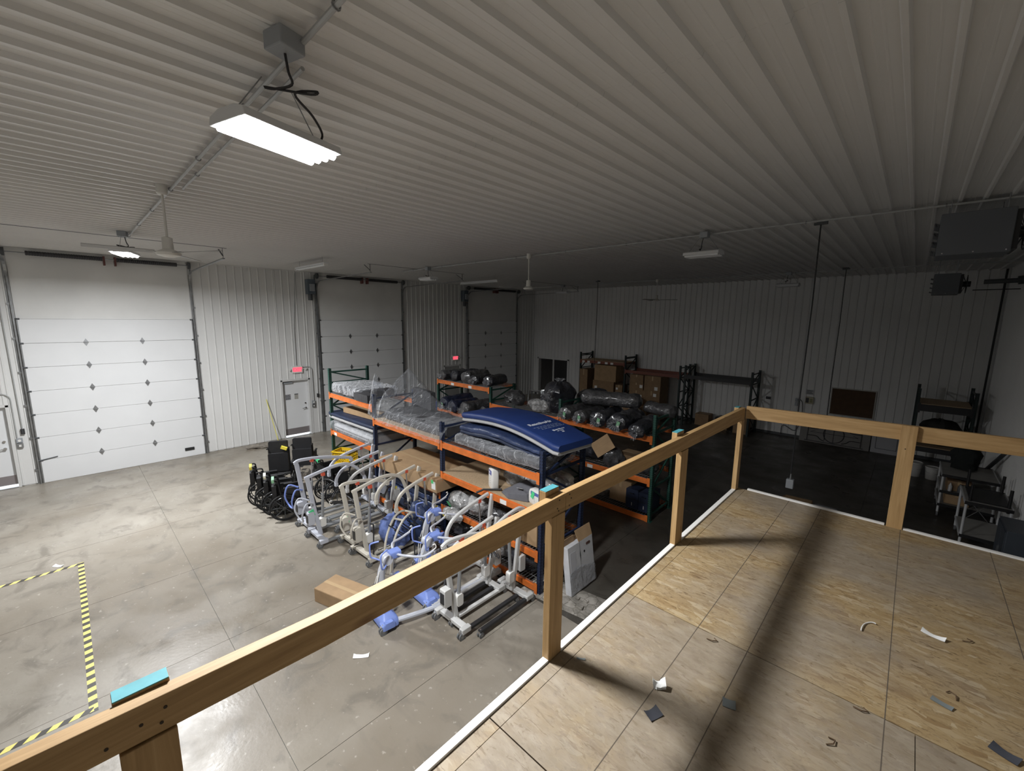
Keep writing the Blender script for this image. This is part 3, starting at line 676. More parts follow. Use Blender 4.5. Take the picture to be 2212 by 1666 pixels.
# ================================================================ pallet racks
HOLE = mat('punched_hole', (.006, .007, .008), .8)
WIRE = mat('wire_zinc', (.40, .41, .42), .35, .7)
class Rack:
    def __init__(s, label, x0, y0, y1):
        s.t = thing('pallet_rack', label, 'rack', (x0, y0, 0)); s.o = (x0, y0); s.y0, s.y1 = y0, y1
    def frame(s, x, h, m, holes=True, w=.075):
        D = s.y1-s.y0; lx = x-s.o[0]
        for k, y in enumerate((0, D)):
            p = MB().bx(lx-w/2, lx+w/2, y-.035, y-.029, 0, h).bx(lx-w/2, lx-w/2+.005, y-.035, y+.035, 0, h).bx(lx+w/2-.005, lx+w/2, y-.035, y+.035, 0, h).build('upright_post', m, s.t, 0, False)
            MB().bx(lx-w*.8, lx+w*.8, y-.06, y+.06, 0, .008).build('foot_plate', m, p, 0, False)
            if holes:
                mb = MB()
                for j in range(int(h/.0508)-1):
                    z = .06+j*.0508
                    for xx in (-.02, .02): mb.bx(lx+xx-.007, lx+xx+.007, y-.0362, y-.035, z, z+.02)
                    mb.bx(lx+w/2, lx+w/2+.0012, y-.012, y+.002, z, z+.02)
                o = mb.build('punched_holes', HOLE, p, 0, False); o['kind'] = 'stuff'
        zs = [.15]
        while zs[-1]+.62 < h-.1: zs.append(zs[-1]+.62)
        zs.append(h-.10)
        for j, z in enumerate(zs): MB().bar((lx, .03, z), (lx, D-.03, z), .035, .04).build('brace', m, s.t, 0, False)
        for j in range(len(zs)-1):
            a, b2 = (.03, D-.03) if j % 2 else (D-.03, .03)
            MB().bar((lx, a, zs[j]), (lx, b2, zs[j+1]), .03, .035).build('brace', m, s.t, 0, False)
    def level(s, xa, xb, z, m, deck='wire', h=.115, label_at=()):
        D = s.y1-s.y0; a, b2 = xa-s.o[0]+.04, xb-s.o[0]-.04
        for k, y in enumerate((-.055, D+.01)):
            mb = MB().bx(a, b2, y, y+.045, z-h, z-.022).bx(a, b2, y+(.02 if k == 0 else 0), y+(.045 if k == 0 else .025), z-.022, z)
            for xx in (a, b2): mb.bx(xx-.03, xx+.03, y-.006 if k == 0 else y+.045, y if k == 0 else y+.051, z-h-.05, z+.03)
            b = mb.build('beam', m, s.t, 0, False)
            if k == 0:
                for lx in label_at: MB().bx(lx-s.o[0]-.075, lx-s.o[0]+.075, y-.002, y, z-h+.005, z-.03).build('shelf_label', LABELW, b, 0, False)
        if deck == 'wire':
            n = 2; L = (b2-a)/n
            for i in range(n):
                mb = MB(); xa2, xb2 = a+i*L+.01, a+(i+1)*L-.01; r = .003
                k = int((xb2-xa2)/.06)
                for j in range(k+1):
                    x = xa2+(xb2-xa2)*j/k; mb.bx(x-r, x+r, -.04, D+.04, z+.002, z+.008)
                for j in range(9):
                    y = -.04+(D+.08)*j/8; mb.bx(xa2, xb2, y-r, y+r, z+.008, z+.014)
                o = mb.build('wire_deck', WIRE, s.t, 0, False)
        elif deck == 'board':
            MB().bx(a+.005, b2-.005, -.03, D+.03, z, z+.018).build('shelf_board', PBOARD, s.t, 0, False)
R1Y, R1B = 4.87, 5.96
k1 = Rack('long blue and orange pallet rack loaded with mattresses behind the patient lifts', -3.93, R1Y, R1B)
k1.frame(-3.93, 2.42, BLUEP); k1.frame(-6.45, 2.42, BLUEP); k1.frame(-9.05, 2.62, BLUEP); k1.frame(-11.40, 3.02, GREENP)
k1.level(-6.45, -3.93, 2.04, ORANGE); k1.level(-6.45, -3.93, 1.42, ORANGE, 'board', label_at=(-4.72,)); k1.level(-6.45, -3.93, .74, ORANGE); k1.level(-6.45, -3.93, .17, ORANGE)
k1.level(-9.05, -6.45, 2.04, ORANGE, 'board'); k1.level(-9.05, -6.45, 1.02, ORANGE, 'board'); k1.level(-9.05, -6.45, .17, ORANGE)
k1.level(-11.40, -9.05, 2.36, ORANGE); k1.level(-11.40, -9.05, 1.33, ORANGE, label_at=(-11.1,)); 
R2Y, R2B = 8.50, 9.50
k2 = Rack('green and orange pallet rack full of bagged rolls in the second row', -3.81, R2Y, R2B)
k2.frame(-3.81, 2.42, GREENP); k2.frame(-6.32, 2.42, GREENP); k2.frame(-8.88, 2.42, GREENP); k2.frame(-11.42, 2.42, GREENP)
k2.level(-6.32, -3.81, 1.93, ORANGE); k2.level(-6.32, -3.81, .98, ORANGE, label_at=(-5.35,)); k2.level(-6.32, -3.81, .12, ORANGE)
k2.level(-8.88, -6.32, 1.93, ORANGE); k2.level(-8.88, -6.32, .98, ORANGE)
k2.level(-11.42, -8.88, 2.38, ORANGE, label_at=(-10.6, -9.75)); k2.level(-11.42, -8.88, 1.40, ORANGE, label_at=(-9.55,)); k2.level(-11.42, -8.88, .4, ORANGE)
DRED = mat('dark_red_beam', (.20, .055, .03), .5)
k3 = Rack('tall dark rack with red beams along the back wall above cartons', -12.1, 17.85, 18.9)
for x, h in ((-12.1, 2.80), (-9.62, 2.78)): k3.frame(x, h, DGREENP)
k3.level(-12.1, -9.62, 2.42, DRED, 'board', .13, (-11.9, -11.6, -11.0, -10.6, -10.3)); k3.level(-9.62, -7.05, 2.12, DRED, None, .13)
k3.frame(-7.05, 2.52, DGREENP)
k4 = Rack('empty dark rack bay standing right of the carton rack', -6.83, 17.85, 18.9)
k4.frame(-6.83, 2.56, DGREENP); k4.frame(-4.30, 2.50, DGREENP); k4.level(-6.83, -4.30, 2.16, BLACK, None, .15)
k5 = Rack('low dark rack with loaded shelves near the back right corner', .28, 16.95, 18.2)
k5.frame(.28, 2.55, DGREENP); k5.frame(1.42, 2.55, DGREENP); k5.level(.28, 1.42, 2.1, BLACK, 'board', .2); k5.level(.28, 1.42, .85, BLACK, 'board', .14)

# ================================================================ soft goods
NAVY = mat('navy_nylon', (.020, .032, .072), .55, 0, .3, 6, .5, 7, bd=.03)
NAVYL = mat('navy_nylon_sheen', (.030, .050, .125), .42, 0, .3, 5, .7, 6, bd=.04)
ROYAL = mat('royal_blue_cover', (.011, .036, .165), .5, 0, .12, 4)
LGREY = mat('light_grey_cover', (.42, .42, .42), .6, 0, .1, 5)
CHAR = mat('charcoal_cover', (.055, .055, .06), .6, 0, .3, 5, .4, 6, bd=.03)
BAGC = mat('bagged_grey', (.085, .085, .09), .3, 0, .45, 7, .9, 9, coat=.7, bd=.05)
BAGD = mat('bagged_dark', (.030, .032, .042), .28, 0, .45, 7, .9, 9, coat=.8, bd=.05)
BAGN = mat('bagged_navy', (.020, .026, .055), .3, 0, .4, 6, .9, 8, coat=.7, bd=.05)
BAGW = mat('bagged_clear', (.52, .52, .52), .2, 0, .5, 9, 1., 12, coat=.8, bd=.05)
def rrect(hy, hz, r, n=4):
    pts = []
    for cx, cz, a in ((hy-r, hz-r, 0), (-hy+r, hz-r, PI/2), (-hy+r, -hz+r, PI), (hy-r, -hz+r, 3*PI/2)):
        for i in range(n+1):
            t = a+PI/2*i/n; pts.append((cx+r*math.cos(t), cz+r*math.sin(t)))
    return pts
def slab_soft(L, Wd, th, sag=None, rough=.006, r=.05, nseg=26, seed=0., zoff=0., fold=0.):
    "soft block along x, centred, bottom at 0; sag(u) raises it"
    rs = []
    for i in range(nseg+1):
        u = i/nseg; x = (u-.5)*L; e = min(u, 1-u)*L; k = 1. if e > .05 else .93+.07*e/.05
        z0 = sag(u) if sag else 0.; ring = []
        for y, z in rrect(Wd/2*k, th/2*k, min(r, th*.45)):
            d = noise.noise(Vector((x*3+seed, y*3, z*6+seed)))*rough+noise.noise(Vector((x*9+seed, y*8, z*4)))*fold
            ring.append((x, y*(1+d/(Wd/2)), th/2+z+z0+zoff+d))
        rs.append(ring)
    return MB().rings(rs)
def mattress(label, c, L, Wd, th, mtop, mbase=None, sag=None, rz=0., split=.55, rough=.01, fold=0., seed=1., group=None, cat='mattress'):
    t = thing('mattress', label, cat, c, rz, group)
    if mbase:
        slab_soft(L, Wd, th*(1-split), sag, rough, .03, 26, seed, 0, fold).build('base_cover', mbase, t)
        slab_soft(L*1.01, Wd*1.01, th*split, sag, rough, .05, 26, seed, th*(1-split)-.004, fold).build('top_cover', mtop, t)
    else:
        slab_soft(L, Wd, th, sag, rough, .06, 30, seed, 0, fold).build('cover', mtop, t)
        MB().tube([((u-.5)*L, -Wd/2-.004, th*.62+(sag(u) if sag else 0)) for u in [i/20 for i in range(1, 20)]], .006, 6).build('zip_seam', BLACK, t)
    return t
def film_cover(t, L, Wd, th, m='film', sag=None, seed=0., over=.04, tail=.0):
    mb = slab_soft(L+over*2, Wd+over*2, th+over*1.2, sag, .03, .07, 34, seed, -.005, .035)
    return mb.build('plastic_wrap', m, t)
# --- front row, right bay, top shelf
sagA = lambda u: .015*math.sin(u*9)
t = mattress('flat mattress sealed in clear plastic under the blue mattresses, front rack top', (-5.05, 5.37, 2.06), 2.0, .86, .13, CHAR, None, sagA, seed=3.); film_cover(t, 2.05, .92, .14, 'film_dense', sagA, 4.)
mattress('sagging navy nylon mattress between wrapped mattress and arched royal blue mattress', (-5.02, 5.40, 2.275), 2.02, .88, .15, NAVYL, NAVY, lambda u: .05*math.cos((u-.35)*4.2)-.02, .02, .62, .025, .03, 5.)
SAGR = lambda u: .13+.10*math.sin(PI*min(1, u*1.04))-.09*u**3
rb_c = Vector((-4.90, 5.46, 2.315)); RL, RW, RT = 2.46, .89, .17
rm = mattress('arched royal blue mattress with white lettering lying on top of front rack', rb_c, RL, RW, RT, ROYAL, LGREY, SAGR, -.075, .66, .004, 0, 2.)
def on_top(p):
    u = p.x/RL+.5; return Vector((p.x, p.y, RT+SAGR(u)+.003+p.z))
WTXT = mat('white_print', (.62, .66, .76), .6)
text('lettering', 'ReactiveAir', .115, (.50, -.02, 0), (0, 1, 0), (-1, 0, 0), WTXT, rm, .0005, on_top, .004)
rr = random.Random(3)
for k in range(3):
    y = -.30+k*.05
    while y < .26+.04*k:
        wd = rr.uniform(.03, .09); x = .585+k*.045
        a = on_top(Vector((x, y, 0))); b2 = on_top(Vector((x+.014, y+wd, 0)))
        MB().add([(x, y, on_top(Vector((x, y, 0))).z), (x+.014, y, on_top(Vector((x+.014, y, 0))).z), (x+.014, y+wd, b2.z), (x, y+wd, on_top(Vector((x, y+wd, 0))).z)], [(0, 1, 2, 3)]).build('fine_print', mat('pale_print', (.25, .31, .48), .6), rm, 0, False)
        y += wd+.02
for x, y, wx, wy in ((.77, -.06, .045, .05), (.775, .0, .03, .07), (.77, .08, .035, .05), (.778, .14, .02, .09), (.83, .0, .018, .05), (.83, .07, .018, .08), (.87, .07, .03, .05)):
    MB().add([tuple(on_top(Vector(q))) for q in ((x, y, 0), (x+wx, y, 0), (x+wx, y+wy, 0), (x, y+wy, 0))], [(0, 1, 2, 3)]).build('logo_print', WTXT, rm, 0, False)
# --- front row, middle bay, top shelf: charcoal mattress, raised back, clear sheet tented over
t = mattress('charcoal mattress lying flat under the tented clear plastic sheet', (-7.62, 5.42, 2.07), 2.35, .95, .20, CHAR, None, lambda u: .012*math.sin(7*u), seed=6., fold=.03)
t = thing('bed_headboard', 'dark upright mattress end section with round emblem under the plastic sheet', 'headboard', (-8.30, 5.75, 2.30), -.18)
MB().prism(rrect(.50, .21, .05), 'y', -.06, .06).xf(Matrix.Translation((0, 0, .215))).build('panel', CHAR, t)
MB().torus((0, -.064, .27), .03, .006, 'y', 16, 5).build('emblem', LABELW, t)
sh = MB()
def drape(u, v):
    x = -9.16+2.80*u; y = 4.79+1.12*v
    dx = (x+8.72)/1.75 if x > -8.72 else (-8.72-x)/.42
    tent = .80*max(0., 1-dx-abs(y-5.62)*1.05)
    spire = .68*max(0., 1-abs(x+9.08)/.17)*max(0., 1-abs(y-4.93)/.34)
    z = 2.30+tent+spire+.22*math.exp(-((x+9.1)/.55)**2)*(1-v*.5)+.03*math.sin(u*7)
    if v < .14:
        k = (v/.14)**.7; z = z*k+(1-k)*(2.03+.12*math.exp(-((x+9.15)/.3)**2)); y -= .035*(1-v/.14)
    nn = noise.noise(Vector((x*3.6, y*2.8, z*4)))
    fold = nn*.04+.016*math.sin(x*17+z*22+4*noise.noise(Vector((x*1.7, y*1.7, 1))))*(1-v*.7)
    return (x+fold*.5, y-abs(fold)*.8, z+fold*.5)
sh.grid(drape, 90, 36).single('plastic_sheet', 'film', 'large clear plastic sheet tented over the charcoal mattress on the rack', 'plastic sheet')
# --- middle bay lower
def carton(label, c, d, rz=0., m=CARD, open_=False, labels=(), group=None, tape=True, name='cardboard_box'):
    t = thing(name, label, 'box', c, rz, group); x, y, z = d[0]/2, d[1]/2, d[2]
    if open_:
        w_ = .006
        MB().bx(-x, x, -y, y, 0, w_).bx(-x, -x+w_, -y, y, 0, z).bx(x-w_, x, -y, y, 0, z).bx(-x, x, -y, -y+w_, 0, z).bx(-x, x, y-w_, y, 0, z).build('body', m, t, 0, False)
        for s in (-1, 1):
            MB().box((s*(x+.05), 0, z+.05), (.14, d[1], .005), Matrix.Rotation(s*.9, 3, 'Y')).build('flap', m, t, 0, False)
            MB().box((0, s*(y+.05), z+.05), (d[0], .14, .005), Matrix.Rotation(-s*.9, 3, 'X')).build('flap', m, t, 0, False)
    else:
        MB().bx(-x, x, -y, y, 0, z).build('body', m, t, .006, False)
        a = d[0] >= d[1]
        for s in (-1, 1):
            (MB().bx(-x+.003, x-.003, .002 if s > 0 else -y+.003, y-.003 if s > 0 else -.002, z, z+.003) if a else MB().bx(.002 if s > 0 else -x+.003, x-.003 if s > 0 else -.002, -y+.003, y-.003, z, z+.003)).build('flap', m, t, 0, False)
        if tape:
            q = .03
            (MB().bx(-x-.001, x+.001, -q, q, z+.003, z+.004).bx(-x-.0012, -x, -q, q, z*.7, z+.004).bx(x, x+.0012, -q, q, z*.7, z+.004) if a else MB().bx(-q, q, -y-.001, y+.001, z+.003, z+.004).bx(-q, q, -y-.0012, -y, z*.7, z+.004)).build('tape', TAPE, t, 0, False)
    for (lx, lz, sx, sz) in labels: MB().bx(lx-sx/2, lx+sx/2, -y-.0025, -y-.0008, lz-sz/2, lz+sz/2).build('label', LABELW, t, 0, False)
    return t
tt = carton('very large flat cardboard carton on the middle bay shelf of front rack', (-7.42, 5.16, 1.04), (2.05, 1.05, .27), .03, CARD, labels=((.93, .14, .12, .16),))
MB().bx(.86, .93, -.530, -.5275, .17, .24).build('green_tag', mat('green_tag', (.10, .55, .20), .5), tt)
mattress('folded navy mattress stack low in the middle bay of front rack', (-7.6, 5.35, .20), 2.1, .95, .42, NAVYL, NAVY, None, 0, .5, .03, .04, 8.)
mattress('upper navy mattress in the low middle bay stack', (-7.5, 5.32, .65), 2.0, .92, .26, NAVY, NAVYL, lambda u: .02*math.sin(8*u), 0, .5, .03, .04, 9.)
# --- left bay
t = mattress('upper clear wrapped mattress on the left top shelf of front rack', (-10.58, 5.42, 2.38), 1.6, .95, .16, CHAR, None, sagA, seed=11.); film_cover(t, 1.6, .98, .2, 'film_dense', None, 12., .04)
MB().prism(rrect(.34, .09, .03), 'y', -.13, .13).xf(Matrix.Translation((-9.55, 4.92, 2.48))).single('black_cushion', CHAR, 'black foam cushion at the end of the left top shelf', 'cushion')
mattress('navy topped grey mattress under the small carton in the left bay', (-10.38, 5.36, 1.64), 2.42, 1.0, .17, NAVY, LGREY, None, .02, .55, .012, .01, 13.)
carton('small cardboard carton lying on the navy topped mattress in left bay', (-10.45, 5.35, 1.815), (1.45, .42, .14), .08, CARD)
t = mattress('pale mattress in loose clear plastic on the lower left bay beam', (-10.30, 5.34, 1.345), 2.1, .95, .17, LGREY, None, None, seed=14.); film_cover(t, 2.1, 1.0, .18, 'film', None, 15., .05)
# --- right bay, board shelf (1.44)
Z = 1.438
def pump(label, c, rz, tall=True, group=None, tagm=None):
    t = thing('mattress_pump', label, 'pump', c, rz)
    a, b2, h = (.24, .13, .38) if tall else (.34, .17, .25)
    rs = []
    for k, (f, z) in enumerate([(.86, 0), (1, .03), (1.0, h*.5), (.98, h-.06), (.90, h-.02), (.6, h)]):
        rs.append([(px*f, py*f, z) for px, py in rrect(a/2, b2/2, .035)])
    MB().rings(rs).build('shell', WPLAST, t)
    LB = mat('blue_label', (.10, .13, .38), .4)
    MB().bx(-a*.28, a*.28, -b2/2-.003, -b2/2+.004, h*.68, h*.88).build('control_panel', LB, t)
    MB().bx(-a*.18, a*.0, -b2/2-.004, -b2/2-.002, h*.73, h*.82).build('display', LABELW, t)
    for q in range(3): MB().cyl((0, -b2/2-.004, h*(.28+.11*q)), (0, -b2/2+.003, h*(.28+.11*q)), .008, 8).build('button', mat('btn_grey', (.45, .46, .48), .5), t)
    MB().bx(-a*.3, a*.3, b2/2-.004, b2/2+.03, h*.75, h*.9).build('hook', WPLAST, t)
    if tagm: MB().box((-a*.12, -b2/2-.006, h*.66), (.07, .003, .12), Matrix.Rotation(.4, 3, 'Y')).build('tag', tagm, t)
    return t
GTAG = mat('bright_green_tag', (.08, .62, .25), .5); YTAG = mat('yellow_tag', (.85, .70, .08), .5)
pump('tall white pump unit with blue label standing on the board shelf', (-5.12, 4.98, Z), -.45)
pump('low white pump unit with bright green tag beside blue rack post', (-4.12, 5.02, Z), -.2, False, tagm=GTAG)
def lump(label, c, d, m, seed, name='plastic_bag', cat='bag', pinch=0., tagm=None, group=None):
    "crumpled soft bag: noisy flattened ball resting on its base, optional gathered neck"
    t = thing(name, label, cat, c, 0, group); rs = []; n = 22
    for i in range(15):
        f = i/14; a = PI*(f-.5); r = math.cos(a)**.55 if abs(f-.5) < .499 else .02; z = (math.sin(a)+1)/2
        if z < .12: z = z*.4
        ring = []
        for j in range(n):
            q = 2*PI*j/n; k = 1+.30*noise.noise(Vector((math.cos(q)*1.9+seed, math.sin(q)*1.9, z*2.2)))+.16*noise.noise(Vector((math.cos(q)*5+seed, math.sin(q)*5, z*6)))
            ring.append((d[0]/2*r*k*math.cos(q), d[1]/2*r*k*math.sin(q), d[2]*z*(1+.12*noise.noise(Vector((math.cos(q)*2, math.sin(q)*2+seed, 0)))) if f > .3 else d[2]*z))
        rs.append(ring)
    MB().rings(rs).build('body', m, t)
    if pinch:
        rs = []
        for i in range(7):
            f = i/6; r = pinch*(.25+.9*f*f); ring = []
            for j in range(n):
                q = 2*PI*j/n; k = 1+.35*math.sin(5*q+seed)*f
                ring.append((r*k*math.cos(q), r*k*math.sin(q), d[2]*.94+f*pinch*1.2))
            rs.append(ring)
        MB().rings(rs, False).build('gathered_neck', MATS['film_dense'], t)
    if tagm: MB().box((-d[0]*.2, -d[1]*.52, d[2]*.35), (.07, .004, .13), Matrix.Rotation(.5, 3, 'X')).build('tag', tagm, t)
    return t
lump('crumpled clear bag of tubing behind the tall white pump unit', (-4.92, 5.42, Z), (.55, .5, .34), BAGW, 1.); lump('second crumpled clear bag in the middle of the board shelf', (-4.60, 5.55, Z), (.6, .5, .33), BAGW, 2.2)
lump('silver clear bag behind the low white pump unit', (-4.22, 5.55, Z), (.5, .5, .32), BAGW, 3.1); lump('cream rolled cushion in plastic at the rear end of board shelf', (-4.28, 5.83, Z), (.52, .3, .30), mat('cream_bagged', (.55, .52, .46), .3, 0, .3, 8, .8, 9, coat=.7, bd=.04), 4.4)
t = thing('fabric_bag', 'grey folded fabric carry bag with white paper tag on the board shelf', 'bag', (-4.56, 5.0, Z), .25)
GF = mat('grey_fabric', (.12, .12, .135), .8, 0, .15, 8)
MB().add([(-.34, .02, .0), (-.10, -.16, .0), (.26, -.12, .0), (.34, .1, .0), (.1, .22, 0), (-.30, .06, .05), (-.12, -.12, .09), (.22, -.10, .12), (.28, .10, .22), (.06, .2, .26)], [(4, 3, 2, 1, 0), (0, 1, 6, 5), (1, 2, 7, 6), (2, 3, 8, 7), (3, 4, 9, 8), (4, 0, 5, 9), (5, 6, 7, 8, 9)]).build('body', GF, t, .012)
MB().box((.06, -.02, .165), (.10, .2, .003), Matrix.Rotation(-.45, 3, 'X') @ Matrix.Rotation(.3, 3, 'Z')).build('paper_tag', LABELW, t)
MB().tube([(-.34, .05, .04), (-.5, .0, .02), (-.62, -.1, .03), (-.72, -.18, -.02)], .018, 8).build('strap', BLACK, t)
# --- right bay level .74 and .17
Z = .757
for k, (x, y, d, m, sd, tg, lb) in enumerate([(-6.05, 5.02, (.55, .45, .30), BAGW, 5.3, GTAG, 'clear bag with green tag beside the middle blue post'), (-5.62, 5.1, (.5, .5, .36), BAGW, 6.1, None, 'tall crumpled clear bag behind the white lift booms'), (-5.1, 5.2, (.62, .5, .25), BAGC, 7.7, None, 'grey bag lying on the wire shelf behind the lift masts'), (-4.72, 5.58, (.6, .5, .36), BAGC, 8.8, None, 'wrapped grey item at the end of the lower wire shelf')]):
    lump(lb, (x, y, Z), d, m, sd, tagm=tg)
lump('clear bag of accessories hanging over the lower front beam', (-6.0, 4.76, .60), (.5, .25, .22), BAGW, 9.4, tagm=YTAG)
carton('brown carton at the right end of the lower wire shelf', (-4.22, 5.15, Z), (.36, .5, .42), 0, CARD)
carton('dark brown carton low at the rear end of front rack', (-4.25, 5.65, .187), (.4, .5, .42), 0, CARD2)
Z = .187
lump('glossy black bag on the bottom shelf beside middle blue post', (-6.12, 5.15, Z), (.62, .6, .32), BAGD, 10.2); lump('dark grey bagged cushion on the bottom shelf near the right post', (-4.45, 5.12, Z), (.72, .5, .42), BAGD, 11.5)
lump('clear bag with green sticker on the bottom shelf', (-5.0, 5.15, Z), (.55, .5, .28), BAGW, 12.4, tagm=GTAG)
# --- second row: bagged rolls
def roll(label, c, L, r, rz, m, seed, tilt=0., tagm=None, neck=True, group='bagged mattress rolls on the second rack row', sq=.82):
    t = thing('mattress_roll', label, 'roll', c, rz, group); rs = []; n = 24; N = 22
    for i in range(N+1):
        u = i/N; e = min(u, 1-u); k = 1. if e > .1 else (.28+.72*math.sqrt(max(0, 1-(1-e/.1)**2)))
        ring = []
        for j in range(n):
            q = 2*PI*j/n
            d = 1+.17*noise.noise(Vector((u*5+seed, math.cos(q)*1.6, math.sin(q)*1.6)))+.12*noise.noise(Vector((u*14+seed, math.cos(q)*4, math.sin(q)*4)))
            z = r*k*d*math.sin(q)*sq; y_ = r*k*d*math.cos(q)
            ring.append(((y_), (u-.5)*L, max(z, -r*sq*.93)+r*sq*.93+tilt*(u-.5)*L))
        rs.append(ring)
    MB().rings(rs).build('body', m, t)
    if neck:
        rs = []
        for i in range(9):
            f = i/8; ring = []
            rad = r*(.13+.42*f**1.2)
            for j in range(52):
                q = 2*PI*j/52; k = 1+.16*math.sin(13*q+seed)*f+.22*math.sin(3*q+seed*2)*f
                ring.append((rad*k*math.cos(q), -L/2+.02-.10*f*(1+.3*math.sin(13*q)), r*sq*.93+rad*k*math.sin(q)*.8-tilt*L/2-.05*f))
            rs.append(ring)
        MB().rings(rs, False).build('gathered_end', MATS['film_dense'], t)
    if tagm:
        MB().box((r*.35, -L/2-.05, r*sq*1.0-tilt*L/2), (.07, .004, .15), Matrix.Rotation(.45, 3, 'X') @ Matrix.Rotation(.4, 3, 'Y')).build('tag', tagm, t)
        MB().box((r*.35+.01, -L/2-.072, r*sq*1.0-.045-tilt*L/2), (.045, .003, .05), Matrix.Rotation(.45, 3, 'X') @ Matrix.Rotation(.4, 3, 'Y')).build('tag_print', LABELW, t)
    return t
PTAG = mat('pale_green_tag', (.30, .62, .36), .6)
Z = 1.945
roll('grey bagged roll with green tag at left end of second rack top shelf', (-6.02, 8.85, Z), 1.2, .215, -.06, BAGC, 1.3, 0, PTAG)
roll('long grey bagged roll leaning across the top shelf of second rack', (-5.25, 9.10, Z+.37), 1.5, .22, -1.25, BAGC, 2.4, 0, None, False)
roll('pale bagged roll with green tag behind the left end roll', (-5.58, 8.72, Z), 1.0, .20, -.04, BAGC, 3.3, 0, PTAG)
roll('dark bagged roll with starburst gathered end, middle of second rack', (-5.12, 8.78, Z), 1.1, .23, .04, BAGD, 4.2, 0, PTAG)
roll('large dark bagged roll with green tag overhanging the second rack beam', (-4.60, 8.75, Z), 1.2, .255, .06, BAGD, 5.1, -.02, PTAG)
roll('lower dark bagged roll drooping with starburst end beside green post', (-4.13, 8.66, Z-.0), 1.0, .19, .05, BAGD, 5.9, .1, None)
roll('grey bagged roll at rear right of second rack', (-4.10, 9.38, Z+.28), .8, .18, 1.3, BAGC, 6.6, 0, None, False)
lump('shiny black bag heaped tall beside the green post of second rack', (-6.75, 9.0, Z), (.8, .9, .80), BAGD, 13.3, pinch=.12); lump('low clear bag spilling at the foot of the black bag heap', (-7.15, 8.70, Z), (.75, .5, .32), BAGW, 14.8)
lump('black bundle lying behind the shiny black bag heap', (-6.2, 9.85, 1.9), (.9, .9, .62), BAGD, 15.9)
Z = .994
lump('heap of black bagged parts on the second rack middle shelf', (-5.6, 8.95, Z), (.95, .8, .42), BAGD, 16.3); lump('small grey bag beside tilted cardboard on second rack', (-4.85, 8.62, Z), (.5, .4, .46), BAGC, 17.4)
t = thing('cardboard_sheet', 'flat cardboard sheet tilted among black bags on second rack', 'cardboard', (-5.0, 8.40, 1.20), 0)
MB().box((0, 0, .30), (.56, .012, .36), Matrix.Rotation(-.68, 3, 'Y')).build('sheet', CARD, t, 0, False); MB().box((0, -.0065, .30), (.54, .001, .004), Matrix.Rotation(-.68, 3, 'Y')).build('crease', CARD2, t, 0, False)
carton('brown carton on the second rack middle shelf behind tilted cardboard', (-4.55, 9.05, Z), (.55, .5, .28), 0, CARD2); lump('grey plastic case at the right of second rack middle shelf', (-4.08, 8.9, Z), (.4, .6, .26), BAGC, 18.1, name='equipment_case', cat='case')
lump('blue black padded bag on the left of second rack middle shelf', (-6.05, 8.8, Z), (.5, .5, .36), BAGN, 19.7)
Z = .134
carton('plain brown carton on the bottom shelf of second rack', (-4.66, 9.02, Z), (.55, .6, .52), 0, CARD)
def case(label, c, d, rz):
    t = thing('travel_case', label, 'case', c, rz, 'navy cases on the bottom shelf'); x, y, z = d
    MB().prism(rrect(x/2, z/2, .03), 'y', -y/2, y/2).xf(Matrix.Translation((0, 0, z/2))).build('shell', NAVY, t)
    MB().bx(-x/2-.004, x/2+.004, -y/2-.004, -y/2+.006, z*.48, z*.50).build('zip', BLACK, t); MB().tube([(-.05, -y/2-.002, z*.8), (-.04, -y/2-.03, z*.8), (.04, -y/2-.03, z*.8), (.05, -y/2-.002, z*.8)], .008, 6).build('handle', BLACK, t)
    MB().bx(-.006, .006, -y/2-.006, -y/2-.002, z*.15, z*.32).build('pull', LABELW, t)
case('navy travel case beside plain brown carton on bottom shelf', (-4.28, 8.85, Z), (.30, .55, .46), 0); case('navy travel case nearest the green post on bottom shelf', (-3.99, 8.85, Z), (.26, .55, .44), 0)
lump('pale bundle of folded plastic on the bottom shelf of second rack', (-5.35, 8.85, Z), (.75, .6, .3), BAGW, 20.4)
Z = 2.395
roll('small clear ended roll at left of the far high shelf', (-11.1, 8.9, Z), .95, .2, -.2, BAGC, 7.2, 0, None)
roll('plain dark roll second on the far high shelf', (-10.6, 9.0, Z), 1.0, .22, -.15, BAGD, 7.9, 0, None, False)
roll('grey roll third on the far high shelf', (-10.1, 9.0, Z), 1.0, .23, .05, BAGC, 8.4, 0, None, False)
roll('shiny dark roll fourth on the far high shelf', (-9.62, 8.8, Z), .8, .19, .1, BAGD, 9.1, 0, None)
roll('dark roll at right end of the far high shelf', (-9.15, 8.95, Z), .9, .2, .2, BAGD, 9.8, 0, None)
Z = 1.415
roll('large navy roll leaning at left on the far lower shelf', (-11.02, 8.95, Z), 1.15, .275, -.10, BAGN, 10.4, .06, PTAG)
roll('navy roll lying in the middle of the far lower shelf', (-10.43, 8.8, Z), 1.1, .25, -.08, BAGN, 11.2, 0, None)
roll('big grey roll with starburst end on the far lower shelf', (-9.83, 8.85, Z), 1.2, .275, -.10, BAGC, 12.6, .02, None)
roll('black roll at right end of the far lower shelf', (-9.24, 9.0, Z), 1.0, .23, .0, BAGD, 13.9, 0, None, False)
